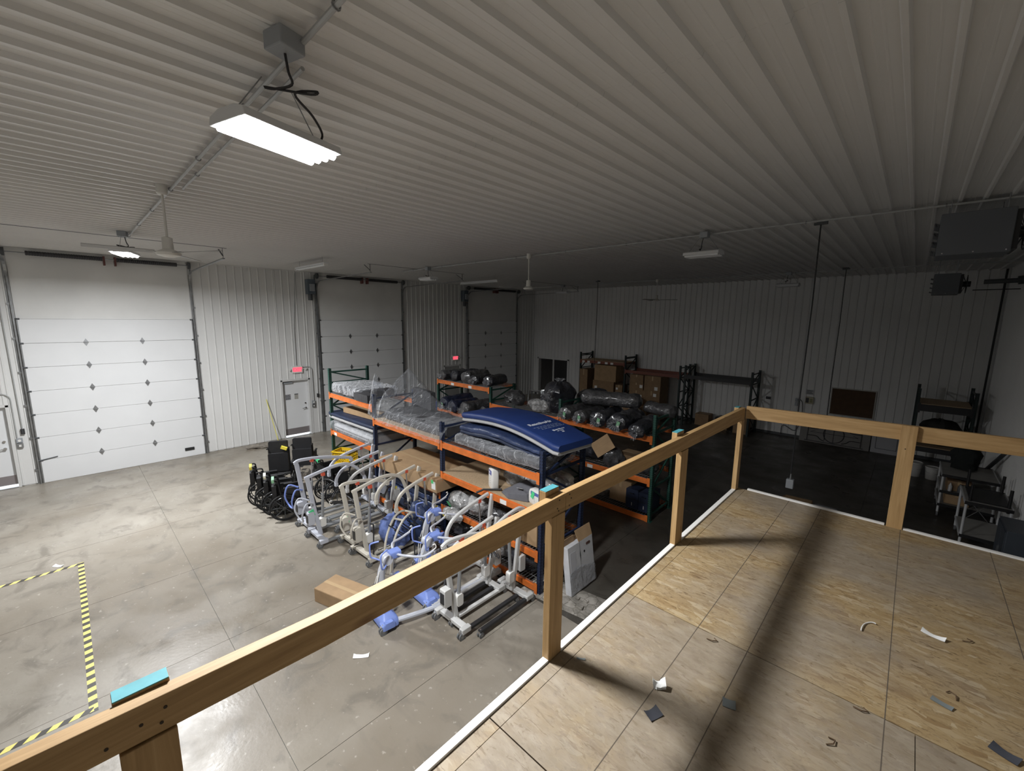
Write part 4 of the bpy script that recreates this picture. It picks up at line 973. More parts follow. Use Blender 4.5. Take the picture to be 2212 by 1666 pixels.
# ================================================================ patient lifts
LAV = mat('lavender_white', (.50, .52, .58), .4); SILV = mat('silver_channel', (.40, .42, .44), .35, .6); CREAM = mat('cream_paint', (.56, .53, .46), .45)
PERI = mat('periwinkle_plastic', (.19, .27, .62), .45); LBLUE = mat('light_blue_handle', (.20, .28, .66), .4); ORED = mat('red_clip', (.62, .10, .05), .5)
GWHITE = mat('grey_white_paint', (.56, .56, .55), .4); CWH = mat('caster_grey', (.14, .145, .15), .5)
def bez(pts, k=6):
    pts = [Vector(p) for p in pts]; out = []
    for i in range(len(pts)-1):
        p0, p1, p2, p3 = pts[max(i-1, 0)], pts[i], pts[i+1], pts[min(i+2, len(pts)-1)]
        for q in range(k):
            u = q/k; out.append(.5*((2*p1)+(p2-p0)*u+(2*p0-5*p1+4*p2-p3)*u*u+(3*p1-p0-3*p2+p3)*u**3))
    return out+[pts[-1]]
def flatbar(pts, w, h):
    "rectangular bar swept in the yz plane"
    pts = [Vector(p) for p in pts]; rs = []
    for i, p in enumerate(pts):
        d = (pts[min(i+1, len(pts)-1)]-pts[max(i-1, 0)]).normalized(); n = Vector((0, -d.z, d.y)); hh = h[i] if isinstance(h, list) else h
        b2 = min(w, hh)*.22
        rs.append([p+Vector((sx*(w/2-bx), 0, 0))+n*(sz*(hh/2-bz)) for sx, sz, bx, bz in ((-1, -1, b2, 0), (1, -1, b2, 0), (1, -1, 0, b2), (1, 1, 0, b2), (1, 1, b2, 0), (-1, 1, b2, 0), (-1, 1, 0, b2), (-1, -1, 0, b2))])
    return MB().rings(rs)
def caster(t, x, y, r=.05, twin=True, name='caster'):
    o = MB().bx(-.02, .02, -.03, .03, r, r*2+.02).cyl((0, 0, r*2), (0, 0, r*2+.04), .014, 8).build(name, CHROME, t, 0, True, (x, y, 0))
    for s in ((-1, 1) if twin else (0,)): MB().cyl((s*.024-.011, 0, r), (s*.024+.011, 0, r), r, 16).build('wheel', CWH, o); MB().cyl((s*.024-.0125, 0, r), (s*.024+.0125, 0, r), r*.45, 10).build('hub', GALV, o)
    return o
def hook_bar(t, c, w, m, ang=0., hooks=True):
    mb = MB(); M = Matrix.Translation(c) @ Matrix.Rotation(ang, 4, 'Z')
    mb.tube([(-w/2, 0, -.05), (-w/3, 0, -.01), (0, 0, .02), (w/3, 0, -.01), (w/2, 0, -.05)], .017, 8)
    if hooks:
        for s in (-1, 1): mb.tube(bez([(s*w/2, 0, -.05), (s*(w/2+.05), 0, -.06), (s*(w/2+.06), 0, -.02), (s*(w/2+.02), 0, 0)], 4), .008, 6)
    mb.cyl((0, 0, .02), (0, 0, .12), .015, 8)
    return mb.xf(M).build('spreader_bar', m, t)
def lift(label, loc, rz, m, H=1.40, reach=1.0, legm=None, legl=1.15, legw=.6, style='arch', handle=None, box=True, clip=True, spread=BLACK, tagm=None, droop=.30, name='patient_lift'):
    t = thing(name, label, 'patient lift', loc, rz, 'patient lifts parked in front of the rack'); legm = legm or SILV
    MB().bx(-legw/2, legw/2, -.05, .05, .075, .135).build('base_crossbar', m, t, .01)
    for s in (-1, 1):
        x = s*legw/2
        MB().bx(x-.032, x+.032, -.03, legl, .07, .115).build('leg', legm, t, .008)
        MB().bx(x-.04, x+.04, -.10, .06, .07, .15).build('leg_joint', m, t, .01)
        caster(t, x, -.10, .05); caster(t, x, legl-.02, .04)
    top = (0, -.16, H)
    flatbar(bez([(0, .05, .12), (0, .02, .30), (0, -.05, H*.5), (0, -.13, H-.1), top], 5), .055, .08).build('mast', m, t)
    # boom
    if style == 'arch': pts = bez([(0, -.19, H-.02), (0, .15, H+.05), (0, reach*.42, H+.09), (0, reach*.66, H+.06), (0, reach*.85, H-.08), (0, reach, H-droop)], 6)
    elif style == 'knee': pts = bez([(0, -.19, H-.01), (0, -.05, H+.035), (0, reach*.45, H-.02), (0, reach, H-.16)], 6)
    else: pts = bez([(0, -.05, H+.04), (0, reach*.5, H-.06), (0, reach*.82, H-.16), (0, reach*.97, H-.30), (0, reach, H-.42)], 6)
    flatbar(pts, .05, .06).build('boom', m, t)
    e = pts[-1]; MB().bx(-.035, .035, -.03, .03, -.08, .0).xf(Matrix.Translation(e)).build('boom_end', m, t, .008)
    if spread: hook_bar(t, Vector(e)+Vector((0, .0, -.17)), .46, spread, rnd(-.9, .9))
    # actuator
    a = Vector((0, .10, .42)); b2 = Vector((0, .16, H+.02))
    MB().cyl(a, a.lerp(b2, .55), .026, 12).build('actuator_tube', SILV, t); MB().cyl(a.lerp(b2, .5), b2, .015, 10).build('actuator_rod', CHROME, t)
    ac = MB().prism(rrect(.055, .09, .03), 'x', -.045, .045).xf(Matrix.Translation(a+Vector((0, .0, -.05)))).build('actuator_motor', WPLAST, t)
    if clip: MB().bx(-.03, .03, -.03, .03, -.03, .03).xf(Matrix.Translation(b2+Vector((0, 0, -.04)))).build('safety_clip', ORED, t)
    if box:
        MB().prism(rrect(.06, .13, .02), 'x', -.06, .06).xf(Matrix.Translation((0, -.13, .52))).build('battery_box', m, t)
        MB().bx(-.04, .04, -.20, -.188, .44, .60).build('control_panel', BLACK, t)
    if handle:
        MB().tube(bez([(-.10, -.10, H*.62), (-.19, -.26, H*.66), (-.19, -.34, H*.52), (-.10, -.30, H*.40), (.10, -.30, H*.40), (.19, -.34, H*.52), (.19, -.26, H*.66), (.10, -.10, H*.62)], 4), .016, 8).build('handle', handle, t)
    if tagm: MB().box((.035, -.11, H*.46), (.004, .10, .13), Matrix.Rotation(.25, 3, 'X')).build('tag', tagm, t)
    return t
def bag_on_leg(): pass
lift('front lavender grey patient lift with raised arched boom and green tag', (-8.15, 3.08, 0), 0, LAV, 1.36, 1.02, SILV, 1.35, .60, 'arch', LAV, tagm=GTAG)
lift('lavender grey patient lift with blue handle behind the front one', (-8.78, 3.12, 0), 0, LAV, 1.48, 1.0, SILV, 1.2, .56, 'knee', LBLUE)
lift('rear reversed patient lift with boom sloping down, farthest left', (-8.98, 4.62, 0), PI, LAV, 1.44, .92, SILV, 1.1, .54, 'down', None)
lift('second reversed patient lift with rounded boom behind wheelchair seats', (-8.52, 4.60, 0), PI, LAV, 1.36, .95, SILV, 1.1, .52, 'down', None)
lift('third reversed grey patient lift with red clip beside large carton', (-7.95, 4.60, 0), PI, GWHITE, 1.40, .98, SILV, 1.15, .52, 'down', None, tagm=YTAG)
lift('front cream patient lift with looped handle and white motor', (-6.92, 3.42, 0), .04, CREAM, 1.36, 1.0, CREAM, 1.2, .62, 'arch', CREAM, droop=.5, tagm=None)
lift('cream patient lift with green tag standing left of the front cream one', (-7.48, 3.45, 0), 0, CREAM, 1.26, .8, CREAM, 1.1, .56, 'knee', None, tagm=GTAG)
lift('reversed cream patient lift with black knob behind cream ones', (-7.05, 4.58, 0), PI, CREAM, 1.40, .82, CREAM, 1.05, .52, 'down', None)
lift('reversed cream patient lift with grey head box before rack post', (-6.55, 4.66, 0), PI, CREAM, 1.36, .78, CREAM, 1.05, .52, 'down', None, tagm=YTAG)
t = lift('tall pale patient lift with angled boom beside blue stand lifts', (-5.0, 4.68, 0), PI, GWHITE, 1.40, .85, GWHITE, 1.1, .50, 'down', None)
lift('pale patient lift with low arched boom beneath the rail', (-4.62, 4.42, 0), PI, GWHITE, 1.20, .90, GWHITE, 1.0, .46, 'down', None)
lift('black legged patient lift in front with legs toward the rack', (-4.38, 3.46, 0), 0, GWHITE, 1.30, .75, BLACK, 1.05, .58, 'knee', None, tagm=None)
lift('black legged patient lift nearest the rack post with legs outward', (-4.22, 4.58, 0), PI, GWHITE, 1.42, .6, BLACK, 1.02, .58, 'knee', None, tagm=YTAG)
# blue sit-to-stand lifts
def stand_lift(label, loc, rz, s=1.):
    t = thing('stand_lift', label, 'stand lift', loc, rz, 'blue and white stand lifts in front of the rack')
    rs = []
    for f, z in ((1, .05), (1, .12), (.85, .17), (.45, .22), (.35, .30)): rs.append([(px*f, py*f, z) for px, py in rrect(.24, .13, .05)])
    MB().rings(rs).build('base_cover', PERI, t)
    for q in (-1, 1):
        MB().tube(bez([(q*.18, .05, .10), (q*.24, .3, .10), (q*.28, .62, .085), (q*.29, .95, .08)], 5), .036, 8).build('leg', LAV, t)
        MB().rings([[(q*.20+px, py-.04, z) for px, py in rrect(.07, .10*f, .03)] for f, z in ((1, .07), (1, .13), (.6, .17))]).build('leg_cover', PERI, t)
        caster(t, q*.22, -.12, .055); caster(t, q*.29, .95, .035)
    flatbar(bez([(0, 0, .2), (0, -.03, .5), (0, -.02, .8), (0, .06, .98)], 5), .07, .10).build('mast', LAV, t)
    MB().cyl((0, .12, .35), (0, .14, .72), .027, 12).build('actuator_tube', SILV, t); MB().cyl((0, .14, .7), (0, .16, .92), .016, 10).build('actuator_rod', CHROME, t)
    MB().cyl((-.07, .06, .98), (.07, .06, .98), .075, 16).build('pivot_hub', LAV, t)
    MB().prism(rrect(.07, .055, .02), 'y', .10, .26).xf(Matrix.Translation((0, 0, 1.02))).build('arm_head', PERI, t)
    for q in (-1, 1):
        MB().tube(bez([(q*.05, .20, 1.02), (q*.22, .26, 1.05), (q*.34, .46, 1.02), (q*.36, .62, 1.06)], 5), .018, 8).build('arm', LAV, t)
        MB().tube(bez([(q*.36, .60, 1.06), (q*.37, .66, 1.10), (q*.36, .65, 1.15), (q*.35, .62, 1.14)], 4), .009, 6).build('sling_hook', WPLAST, t)
        MB().tube(bez([(q*.08, .02, .93), (q*.17, -.05, .95), (q*.19, -.09, .98), (q*.19, -.10, 1.12), (q*.185, -.08, 1.18), (q*.14, .02, 1.20)], 3), .012, 8).build('grab_handle', LBLUE, t)
    MB().prism([(-.16, .42), (.16, .42), (.19, .55), (.10, .66), (0, .60), (-.10, .66), (-.19, .55)], 'y', .22, .30).build('knee_pad', PERI, t, .02)
    MB().tube(bez([(.03, -.06, .85), (.08, -.16, .6), (.02, -.18, .35), (-.05, -.14, .5), (-.02, -.08, .75)], 5), .008, 6).build('cable', WPLAST, t)
    MB().prism(rrect(.05, .09, .02), 'x', -.05, .05).xf(Matrix.Translation((0, -.09, .55))).build('battery_box', BLACK, t)
stand_lift('nearest blue and white stand lift half hidden by the rail', (-5.15, 2.80, 0), -.1)
stand_lift('second blue and white stand lift beside the black legged lift', (-5.12, 3.50, 0), -.05)
stand_lift('rear blue and white stand lift close to the middle blue post', (-5.80, 4.02, 0), -.1)
# loose gear between the lifts
for k, (x, y, rz, lb) in enumerate([(-6.35, 3.9, .4, 'cream curved tubular hanger bars standing among the cream lifts')]):
    t = thing('hanger_frame', lb, 'frame', (x, y, 0), rz)
    for q in (-1, 1): MB().tube(bez([(q*.06, -.5, .02), (q*.08, -.42, .55), (q*.10, -.15, .86), (q*.1, .18, .86), (q*.08, .42, .60), (q*.06, .48, .02)], 6), .02, 8).build('bent_tube', CREAM, t)
    MB().bar((-.1, -.15, .86), (.1, -.15, .86), .03, .02).build('cross_tie', CREAM, t); MB().bar((-.1, .18, .86), (.1, .18, .86), .03, .02).build('cross_tie', CREAM, t)
    for j in range(3):
        MB().tube(bez([(-.1, -.3+.25*j, .8), (.06, -.25+.22*j, .70), (.12, -.1+.2*j, .55), (-.05, .0+.2*j, .48), (-.12, -.12+.2*j, .62)], 5), .011, 6).build('sling_strap', BLACK, t)
for k, (x, y, h, lb) in enumerate([(-6.78, 3.52, .62, 'black folding cane standing at the white motor of cream lift'), (-6.10, 3.95, .72, 'black telescopic cane in the middle of the lifts'), (-5.98, 4.05, .80, 'tall black cane beside the middle telescopic cane'), (-5.75, 4.25, .66, 'short black cane closest to the middle blue post')]):
    t = thing('walking_cane', lb, 'cane', (x, y, 0))
    MB().cyl((0, 0, 0), (0, .02, h), .012, 8).build('shaft', BLACK, t); MB().tube(bez([(0, .02, h), (0, .02, h+.03), (-.05, .02, h+.04), (-.11, .02, h+.02)], 4), .015, 8).build('grip', RUBBER, t); MB().cyl((0, 0, 0), (0, 0, .04), .02, 10).build('rubber_tip', RUBBER, t)
lump('crumpled blue sling heap between the cream lifts', (-6.9, 4.05, 0), (.7, .5, .62), mat('sling_blue', (.13, .19, .45), .7, 0, .3, 6, .6, 8, bd=.03), 21.3, 'sling', 'sling'); lump('navy sling bundle hanging low before the carton', (-6.62, 4.42, 0), (.5, .4, .85), NAVYL, 22.1, 'sling', 'sling')
for k, (x, y, z) in enumerate([(-8.1, 3.62, .60), (-8.0, 3.85, .52)]):
    t = thing('sling_bar', ['black sling bar with white clips under the front boom', 'black sling bar with blue clips lower under the front boom'][k], 'sling bar', (x, y, z-.12), .5-k)
    MB().bar((-.3, 0, .13), (.3, 0, .2), .04, .05).build('bar', BLACK, t)
    for s in (-1, 1):
        MB().torus((s*.32, 0, .14+.03*s), .045, .009, 'y', 14, 6).build('clip', WPLAST if s < 0 else LBLUE, t)
carton('long plain cardboard carton on the floor just above the near rail', (-5.95, 2.62, 0), (.95, .42, .22), .30, CARD)
# ================================================================ wheelchairs
UPH = mat('black_upholstery', (.014, .014, .016), .55, 0, .2, 9, .3, 14); FRM = mat('wheelchair_frame', (.035, .037, .042), .3, .6)
def wheelchair(label, loc, rz, wd=.30, back=.92, tagm=None, bag=True, tall=False):
    t = thing('wheelchair', label, 'wheelchair', loc, rz, 'wheelchairs parked beside the lifts'); R = .30
    for s in (-1, 1):
        x = s*(wd/2+.03)
        w_ = MB().torus((0, 0, 0), R-.018, .018, 'x', 30, 8).build('drive_wheel', RUBBER, t, 0, True, (x, 0, R))
        MB().cyl((-.03, 0, 0), (.03, 0, 0), .035, 12).build('hub', DGREY, w_)
        for k in range(8):
            a = 2*PI*k/8; MB().bar((0, .03*math.cos(a), .03*math.sin(a)), (0, (R-.03)*math.cos(a), (R-.03)*math.sin(a)), .012, .016, (1, 0, 0)).build('spoke', DGREY, w_)
        MB().torus((s*.035, 0, 0), R-.06, .009, 'x', 28, 6).build('hand_rim', FRM, w_)
        f = MB().tube(bez([(s*wd/2, -.10, back), (s*wd/2, -.06, .62), (s*wd/2, -.04, .30)], 3), .012, 8).tube([(s*wd/2, -.05, .50), (s*wd/2, .42, .50), (s*wd/2, .44, .24)], .012, 8).tube([(s*wd/2, -.05, .27), (s*wd/2, .42, .24)], .012, 8).build('side_frame', FRM, t)
        MB().cyl((s*wd/2-.012, .42, .09), (s*wd/2+.012, .42, .09), .09, 16).build('front_caster', RUBBER, t); MB().bar((s*wd/2, .42, .09), (s*wd/2, .40, .25), .03, .02).build('caster_fork', FRM, t)
        MB().tube(bez([(s*wd/2, -.10, back), (s*wd/2, -.13, back+.03), (s*wd/2, -.22, back+.03)], 4), .017, 8).build('push_handle', RUBBER, t)
        MB().bx(s*wd/2-.025, s*wd/2+.025, .0, .34, .70, .74).build('arm_pad', UPH, t, .012); MB().tube([(s*wd/2, .02, .50), (s*wd/2, .02, .70), (s*wd/2, .32, .70), (s*wd/2, .32, .50)], .01, 6).bx(s*wd/2-.004, s*wd/2+.004, .03, .31, .50, .69).build('arm_panel', UPH, t)
        MB().tube(bez([(s*wd/2, .44, .48), (s*wd/2, .56, .40), (s*wd/2, .62, .16)], 4), .011, 6).bx(s*wd/2-.06, s*wd/2+.06, .58, .74, .12, .14).build('footrest', FRM, t)
    n = 8
    MB().grid(lambda u, v: ((u-.5)*wd, -.04+.44*v, .50-.10*math.sin(PI*u)*(1. if wd < .4 else .25)), n, 4).grid(lambda u, v: ((.5-u)*wd, -.04+.44*v, .49-.10*math.sin(PI*u)*(1. if wd < .4 else .25)), n, 4).build('seat', UPH, t)
    zb = back-.02; z0 = .56
    MB().grid(lambda u, v: ((u-.5)*wd, -.055-.05*v-.05*math.sin(PI*u)*(1. if wd < .4 else .4), z0+(zb-z0)*v), n, 5).grid(lambda u, v: ((.5-u)*wd, -.068-.05*v-.05*math.sin(PI*u)*(1. if wd < .4 else .4), z0+(zb-z0)*v), n, 5).build('backrest', UPH, t)
    if tall: MB().prism(rrect(wd/2-.02, .18, .04), 'y', -.16, -.08).xf(Matrix.Translation((0, 0, back+.02))).build('headrest', UPH, t)
    if bag:
        bg = MB().prism(rrect(wd*.48, .23, .03), 'y', -.22, -.135).xf(Matrix.Translation((0, 0, back-.32))).build('back_bag', UPH, t)
        MB().bx(-wd*.12, wd*.12, -.203, -.2, back-.26, back-.22).build('bag_logo', mat('logo_grey', (.35, .35, .36), .6), bg)
    MB().bar((-wd/2, .1, .28), (wd/2, .1, .48), .02, .015).bar((wd/2, .12, .28), (-wd/2, .12, .48), .02, .015).build('cross_brace', FRM, t)
    if tagm: MB().box((wd*.3, -.19, back+.03), (.14, .05, .07), Matrix.Rotation(.4, 3, 'Y')).build('tag', tagm, t)
    return t
CTAG = mat('cream_tag', (.75, .72, .58), .6)
wheelchair('folded black wheelchair nearest the front lift with yellow green strap', (-9.66, 2.98, 0), -.34, .28, .90, PTAG); wheelchair('second folded black wheelchair with cream tag on its handle', (-10.03, 2.93, 0), -.32, .28, .90, CTAG)
wheelchair('third folded black wheelchair in the parked row', (-10.40, 2.90, 0), -.32, .27, .90); wheelchair('leftmost folded black wheelchair with yellow tag on handle', (-10.76, 2.86, 0), -.30, .28, .94, YTAG)
wheelchair('high backed black wheelchair with yellow tag seen from behind', (-11.15, 3.42, 0), 1.05, .46, 1.18, YTAG, True, True); wheelchair('high backed black wheelchair with torn grey cover at left rear', (-11.75, 4.20, 0), 1.0, .50, .98, None, True, True)
wheelchair('black wheelchair behind the lavender lifts facing the rack', (-9.75, 4.05, 0), .1, .42, .92, None, False); wheelchair('black wheelchair hidden behind the farthest reversed lift boom', (-10.35, 4.15, 0), 0, .42, .92, GTAG, False)
# yellow plastic cart basket
YEL = mat('yellow_plastic', (.75, .50, .02), .4)
t = thing('yellow_crate', 'bright yellow perforated plastic crate standing behind the wheelchairs', 'crate', (-11.0, 5.0, .42), .5)
for (x0, x1, y0, y1) in ((-.26, .26, -.19, -.18), (-.26, .26, .18, .19), (-.26, -.25, -.19, .19), (.25, .26, -.19, .19)):
    lx = x1-x0 > y1-y0
    mb = MB().bx(x0, x1, y0, y1, 0, .08).bx(x0, x1, y0, y1, .30, .36)
    n = 9 if lx else 7
    for k in range(n+1):
        if lx: q = x0+(x1-x0)*k/n; mb.bx(q-.012, q+.012, y0, y1, .08, .30)
        else: q = y0+(y1-y0)*k/n; mb.bx(x0, x1, q-.012, q+.012, .08, .30)
    for z in (.15, .22): mb.bx(x0, x1, y0, y1, z-.012, z+.012)
    mb.build('side_wall', YEL, t, 0, False)
MB().bx(-.26, .26, -.19, .19, 0, .012).build('bottom', YEL, t, 0, False); MB().bx(-.29, .29, -.22, -.18, .34, .37).bx(-.29, .29, .18, .22, .34, .37).bx(-.29, -.25, -.22, .22, .34, .37).bx(.25, .29, -.22, .22, .34, .37).build('rim', YEL, t, .006, False)
t2 = thing('push_cart', 'low grey frame cart carrying the yellow crate', 'cart', (-11.0, 5.0, 0), .5)
MB().bx(-.3, .3, -.24, .24, .385, .415).build('deck', DGREY, t2, .006)
for x in (-.26, .26):
    for y in (-.2, .2): MB().cyl((x, y, .12), (x, y, .39), .014, 8).build('leg', GALV, t2); MB().cyl((x-.015, y, .06), (x+.015, y, .06), .06, 14).build('wheel', RUBBER, t2)
# white archive box leaning at the rack end, broken concrete strip
t = thing('archive_box', 'white flattened archive box with printed black marks standing at the rack end', 'box', (-3.55, 5.50, .012), PI/2)
t.rotation_euler = (-.14, 0, PI/2)
MB().bx(-.36, .34, -.06, .05, .012, .80).build('body', mat('box_white', (.66, .67, .70), .45, 0, .12, 8), t, .006, False)
MB().add([(-.05, -.06, .80), (.34, -.06, .80), (.36, -.01, .98), (-.07, -.01, .98), (-.05, -.05, .80), (.34, -.05, .80), (.36, 0, .98), (-.07, 0, .98)], [(0, 1, 2, 3), (7, 6, 5, 4), (0, 4, 5, 1), (1, 5, 6, 2), (2, 6, 7, 3), (3, 7, 4, 0)]).build('flap', CARD, t, 0, False)
MB().bx(-.36, -.05, .03, .05, .80, .90).bx(-.05, .34, .04, .05, .8, .88).build('inner_wall', CARD2, t, 0, False)
MB().bx(-.0395, -.0365, -.0625, -.06, .02, .80).build('seam_print', DGREY, t, 0, False)
for z in (.22, .58): MB().prism([(-.05, z), (-.038, z+.10), (-.026, z), (-.038, z-.10)], 'y', -.063, -.0605).build('arrow_print', DGREY, t, 0, False)
MB().prism(rrect(.06, .022, .02), 'y', -.0635, -.0605).xf(Matrix.Translation((.2, 0, .70))).build('hand_hole', mat('hole_brown', (.10, .05, .04), .8), t); MB().cyl((.08, -.063, .60), (.08, -.0605, .60), .02, 12).build('dot_print', BLACK, t)
MB().grid(lambda u, v: (-.37+.72*u, -.068-.012*noise.noise(Vector((u*6, v*6, 0))), .015+.36*v+.05*math.sin(u*5)*v), 16, 8).build('plastic_wrap', 'film_dense', t)
MB().bx(-.31, -.16, -.0622, -.0602, .28, .70).build('form_print', mat('faint_print', (.55, .56, .6), .5), t, 0, False)
rr2 = random.Random(5)
def mound(u, v):
    x = -4.25+1.75*u; y = 4.72+.62*v+.25*u; e = min(u, 1-u, v, 1-v)
    return (x, y, .002+min(1, e*9)*(.014+.022*max(0, noise.noise(Vector((x*3.5, y*3.5, 0)))+.3)))
MB().grid(mound, 40, 24).single('concrete_patch', 'rough_concrete', 'rough broken pale concrete strip crossing the floor at the rack end', 'concrete')
for k in range(10):
    x, y = -3.42+.17*(k % 5)+rr2.uniform(-.02, .02), 5.02+.18*(k//5)+rr2.uniform(-.02, .02); s = rr2.uniform(.045, .075)
    poly = [(s*(1+.35*rr2.uniform(-1, 1))*math.cos(a), s*.75*(1+.35*rr2.uniform(-1, 1))*math.sin(a)) for a in [2*PI*j/7 for j in range(7)]]
    MB().prism([(x+p, y+q) for p, q in poly], 'z', .012, .035+rr2.uniform(0, .025)).single('concrete_chunk', 'rough_concrete', 'flat broken concrete chunk on the pale patch before the archive box', 'concrete chunk', 'broken concrete chunks at the rack end', .004)
# floor tape and scraps
TP = 'floor hazard tape'
MB().bx(-10.38, -6.19, -.24, -.165, .0006, .0016).single('hazard_tape', 'hazard_x', 'long yellow and black tape strip running away from the camera', 'tape')
MB().bx(-10.365, -10.29, -3.2, -.2, .0018, .0026).single('hazard_tape', 'hazard_y', 'far yellow and black tape strip leaving at the left edge', 'tape')
MB().bx(-6.28, -6.205, -3.2, -.2, .0018, .0026).single('hazard_tape', 'hazard_y', 'near yellow and black tape strip next to the teal post top', 'tape')
scrap('paper_scrap', 'torn white paper lying on the concrete below the black legged lift', 'scrap', -4.79, 2.27, .20, .06, .9, PAPER, .02, .002, .0016, .25)
scrap('paper_scrap', 'small white paper beside the far hazard tape corner', 'scrap', -10.5, -.48, .16, .06, .7, PAPER, .015, .002)
for k, (x, y, lx, ly, rz) in enumerate([(-15.55, 4.45, .8, .25, 1.5), (-15.7, 4.05, .5, .2, 1.2)]):
    lump(['long grey dusty rag heap on the floor along the ribbed wall', 'small dusty rag heap left of the long one'][k], (x, y, 0), (ly, lx, .12), mat('dusty_rag', (.30, .27, .23), .9, 0, .4, 8, .6, 12, bd=.03), 30+k, 'rag', 'rag')
t = thing('broom_pole', 'thin yellow pole leaning against the ribbed white wall', 'pole', (XL+.40, 4.84, 0))
MB().cyl((0, 0, .01), (-.365, -.18, 1.52), .013, 8).build('shaft', mat('pole_yellow', (.72, .66, .15), .5), t); MB().cyl((0, 0, 0), (-.012, -.006, .06), .016, 8).build('tip', RUBBER, t)
# ================================================================ back of the hall
BG = 'cartons stacked under the back wall rack'
def cs(lb, x, y, z, d, m=CARD2, labs=(), rz=0.): return carton(lb, (x, y, z), d, rz, m, False, labs, BG)
cs('tall narrow carton lowest at the left post of back rack', -11.87, 18.2, 0, (.44, .8, .95)); cs('tall narrow carton stacked upper at the left post of back rack', -11.87, 18.2, .955, (.46, .8, 1.0))
cs('wide carton at the bottom left of the carton pile', -10.75, 18.15, 0, (1.1, .8, .75), CARD2, ((.1, .6, .16, .16),)); cs('wide carton with label in the middle of the left pile', -10.70, 18.15, .755, (1.15, .8, .72), CARD2, ((-.4, .35, .14, .2), (.5, .1, .14, .14)))
cs('largest plain carton topping the left pile of back rack', -10.62, 18.15, 1.48, (1.18, .8, .76), CARD)
cs('low small carton right of the wide bottom carton', -9.92, 18.1, 0, (.42, .6, .55)); cs('small carton with white label on the low small carton', -9.92, 18.1, .555, (.4, .5, .42), CARD2, ((-.1, .2, .1, .1),)); cs('top small carton in the narrow stack', -9.9, 18.1, .98, (.36, .5, .38), CARD2, ((-.1, .2, .1, .1),))
cs('lowest carton of the stack behind the red beam', -9.0, 18.2, 0, (.72, .8, .62)); cs('second carton of the stack behind the red beam', -8.98, 18.2, .625, (.70, .8, .6), CARD2, ((.2, .35, .14, .14),)); cs('third carton with label behind the red beam', -9.0, 18.2, 1.23, (.68, .8, .35), CARD2, ((.24, .2, .14, .14),)); cs('top carton with dark print behind the red beam', -9.0, 18.2, 1.585, (.66, .8, .36))
cs('bottom carton of the right stack under red beam', -8.22, 18.2, 0, (.78, .85, .66), CARD2, ((.1, .5, .14, .14),)); cs('middle carton of the right stack under red beam', -8.24, 18.2, .665, (.78, .85, .62), CARD2, ((.16, .45, .14, .14),)); cs('upper carton of the right stack under red beam', -8.22, 18.2, 1.29, (.76, .85, .66), CARD2, ((.18, .12, .15, .15),))
tt = cs('long tape striped carton in front of the carton stacks', -8.75, 16.5, 0, (1.55, .7, .80), CARD2); 
for k in range(5): MB().bx(-.6+k*.3, -.56+k*.3, -.354, -.3505, .1, .79).build('tape_strip', mat('clear_tape', (.52, .42, .34), .15), tt)
cs('small light carton standing on the long tape striped carton', -8.85, 16.5, .806, (.42, .4, .36), CARD); cs('small carton at right on the long tape striped carton', -8.30, 16.55, .806, (.40, .4, .34), CARD2)
cs('low carton on the floor under the empty rack bay', -6.2, 18.6, 0, (.55, .5, .48), CARD2); cs('flat carton at right under the empty rack bay', -5.5, 18.5, 0, (.7, .5, .22), CARD2)
cs('carton leaning at the right post of the empty rack bay', -4.62, 18.3, 0, (.5, .5, .95), CARD2)
lump('dark scrap bundle on the floor under the empty rack bay', (-5.35, 18.45, .226), (.7, .5, .3), BAGD, 40.2, 'scrap_bundle', 'bundle')
# equipment beyond the second rack
t = thing('walker_frame', 'grey tubular walker frame lying on the second rack middle bay', 'walker', (-7.72, 9.25, 1.945), .5)
for q in (-.22, .22): MB().tube(bez([(q, -.25, .02), (q, -.2, .30), (q, .0, .42), (q, .25, .34), (q, .34, .02)], 5), .014, 8).build('side_tube', GALV, t)
MB().tube([(-.22, 0, .42), (.22, 0, .42)], .013, 8).tube([(-.22, .25, .34), (.22, .25, .34)], .013, 8).build('cross_tube', GALV, t)
lump('dark motor bundle beside the grey walker frame', (-8.1, 8.85, 1.945), (.4, .4, .3), BAGC, 41.7, 'motor_bundle', 'bundle'); lump('white plastic jug lying on the orange middle bay deck', (-7.30, 9.35, 1.945), (.3, .25, .18), WPLAST, 42.3, 'plastic_jug', 'jug')
lump('mixed grey parts heap at left of the second rack middle bay', (-8.5, 9.1, 1.945), (.6, .6, .34), BAGC, 43.1, 'parts_heap', 'heap')
t = thing('blue_drum', 'small blue drum on the floor beyond the far rack end', 'drum', (-14.9, 10.8, 0))
MB().lathe([(.0, 0), (.27, 0), (.285, .02), (.285, .28), (.295, .30), (.285, .32), (.285, .58), (.295, .60), (.285, .62), (.285, .86), (.27, .88), (0, .88)], n=20).build('barrel', mat('drum_blue', (.02, .06, .30), .4), t); MB().torus((0, 0, .87), .28, .012, 'z', 20, 6).build('rim_ring', GALV, t)
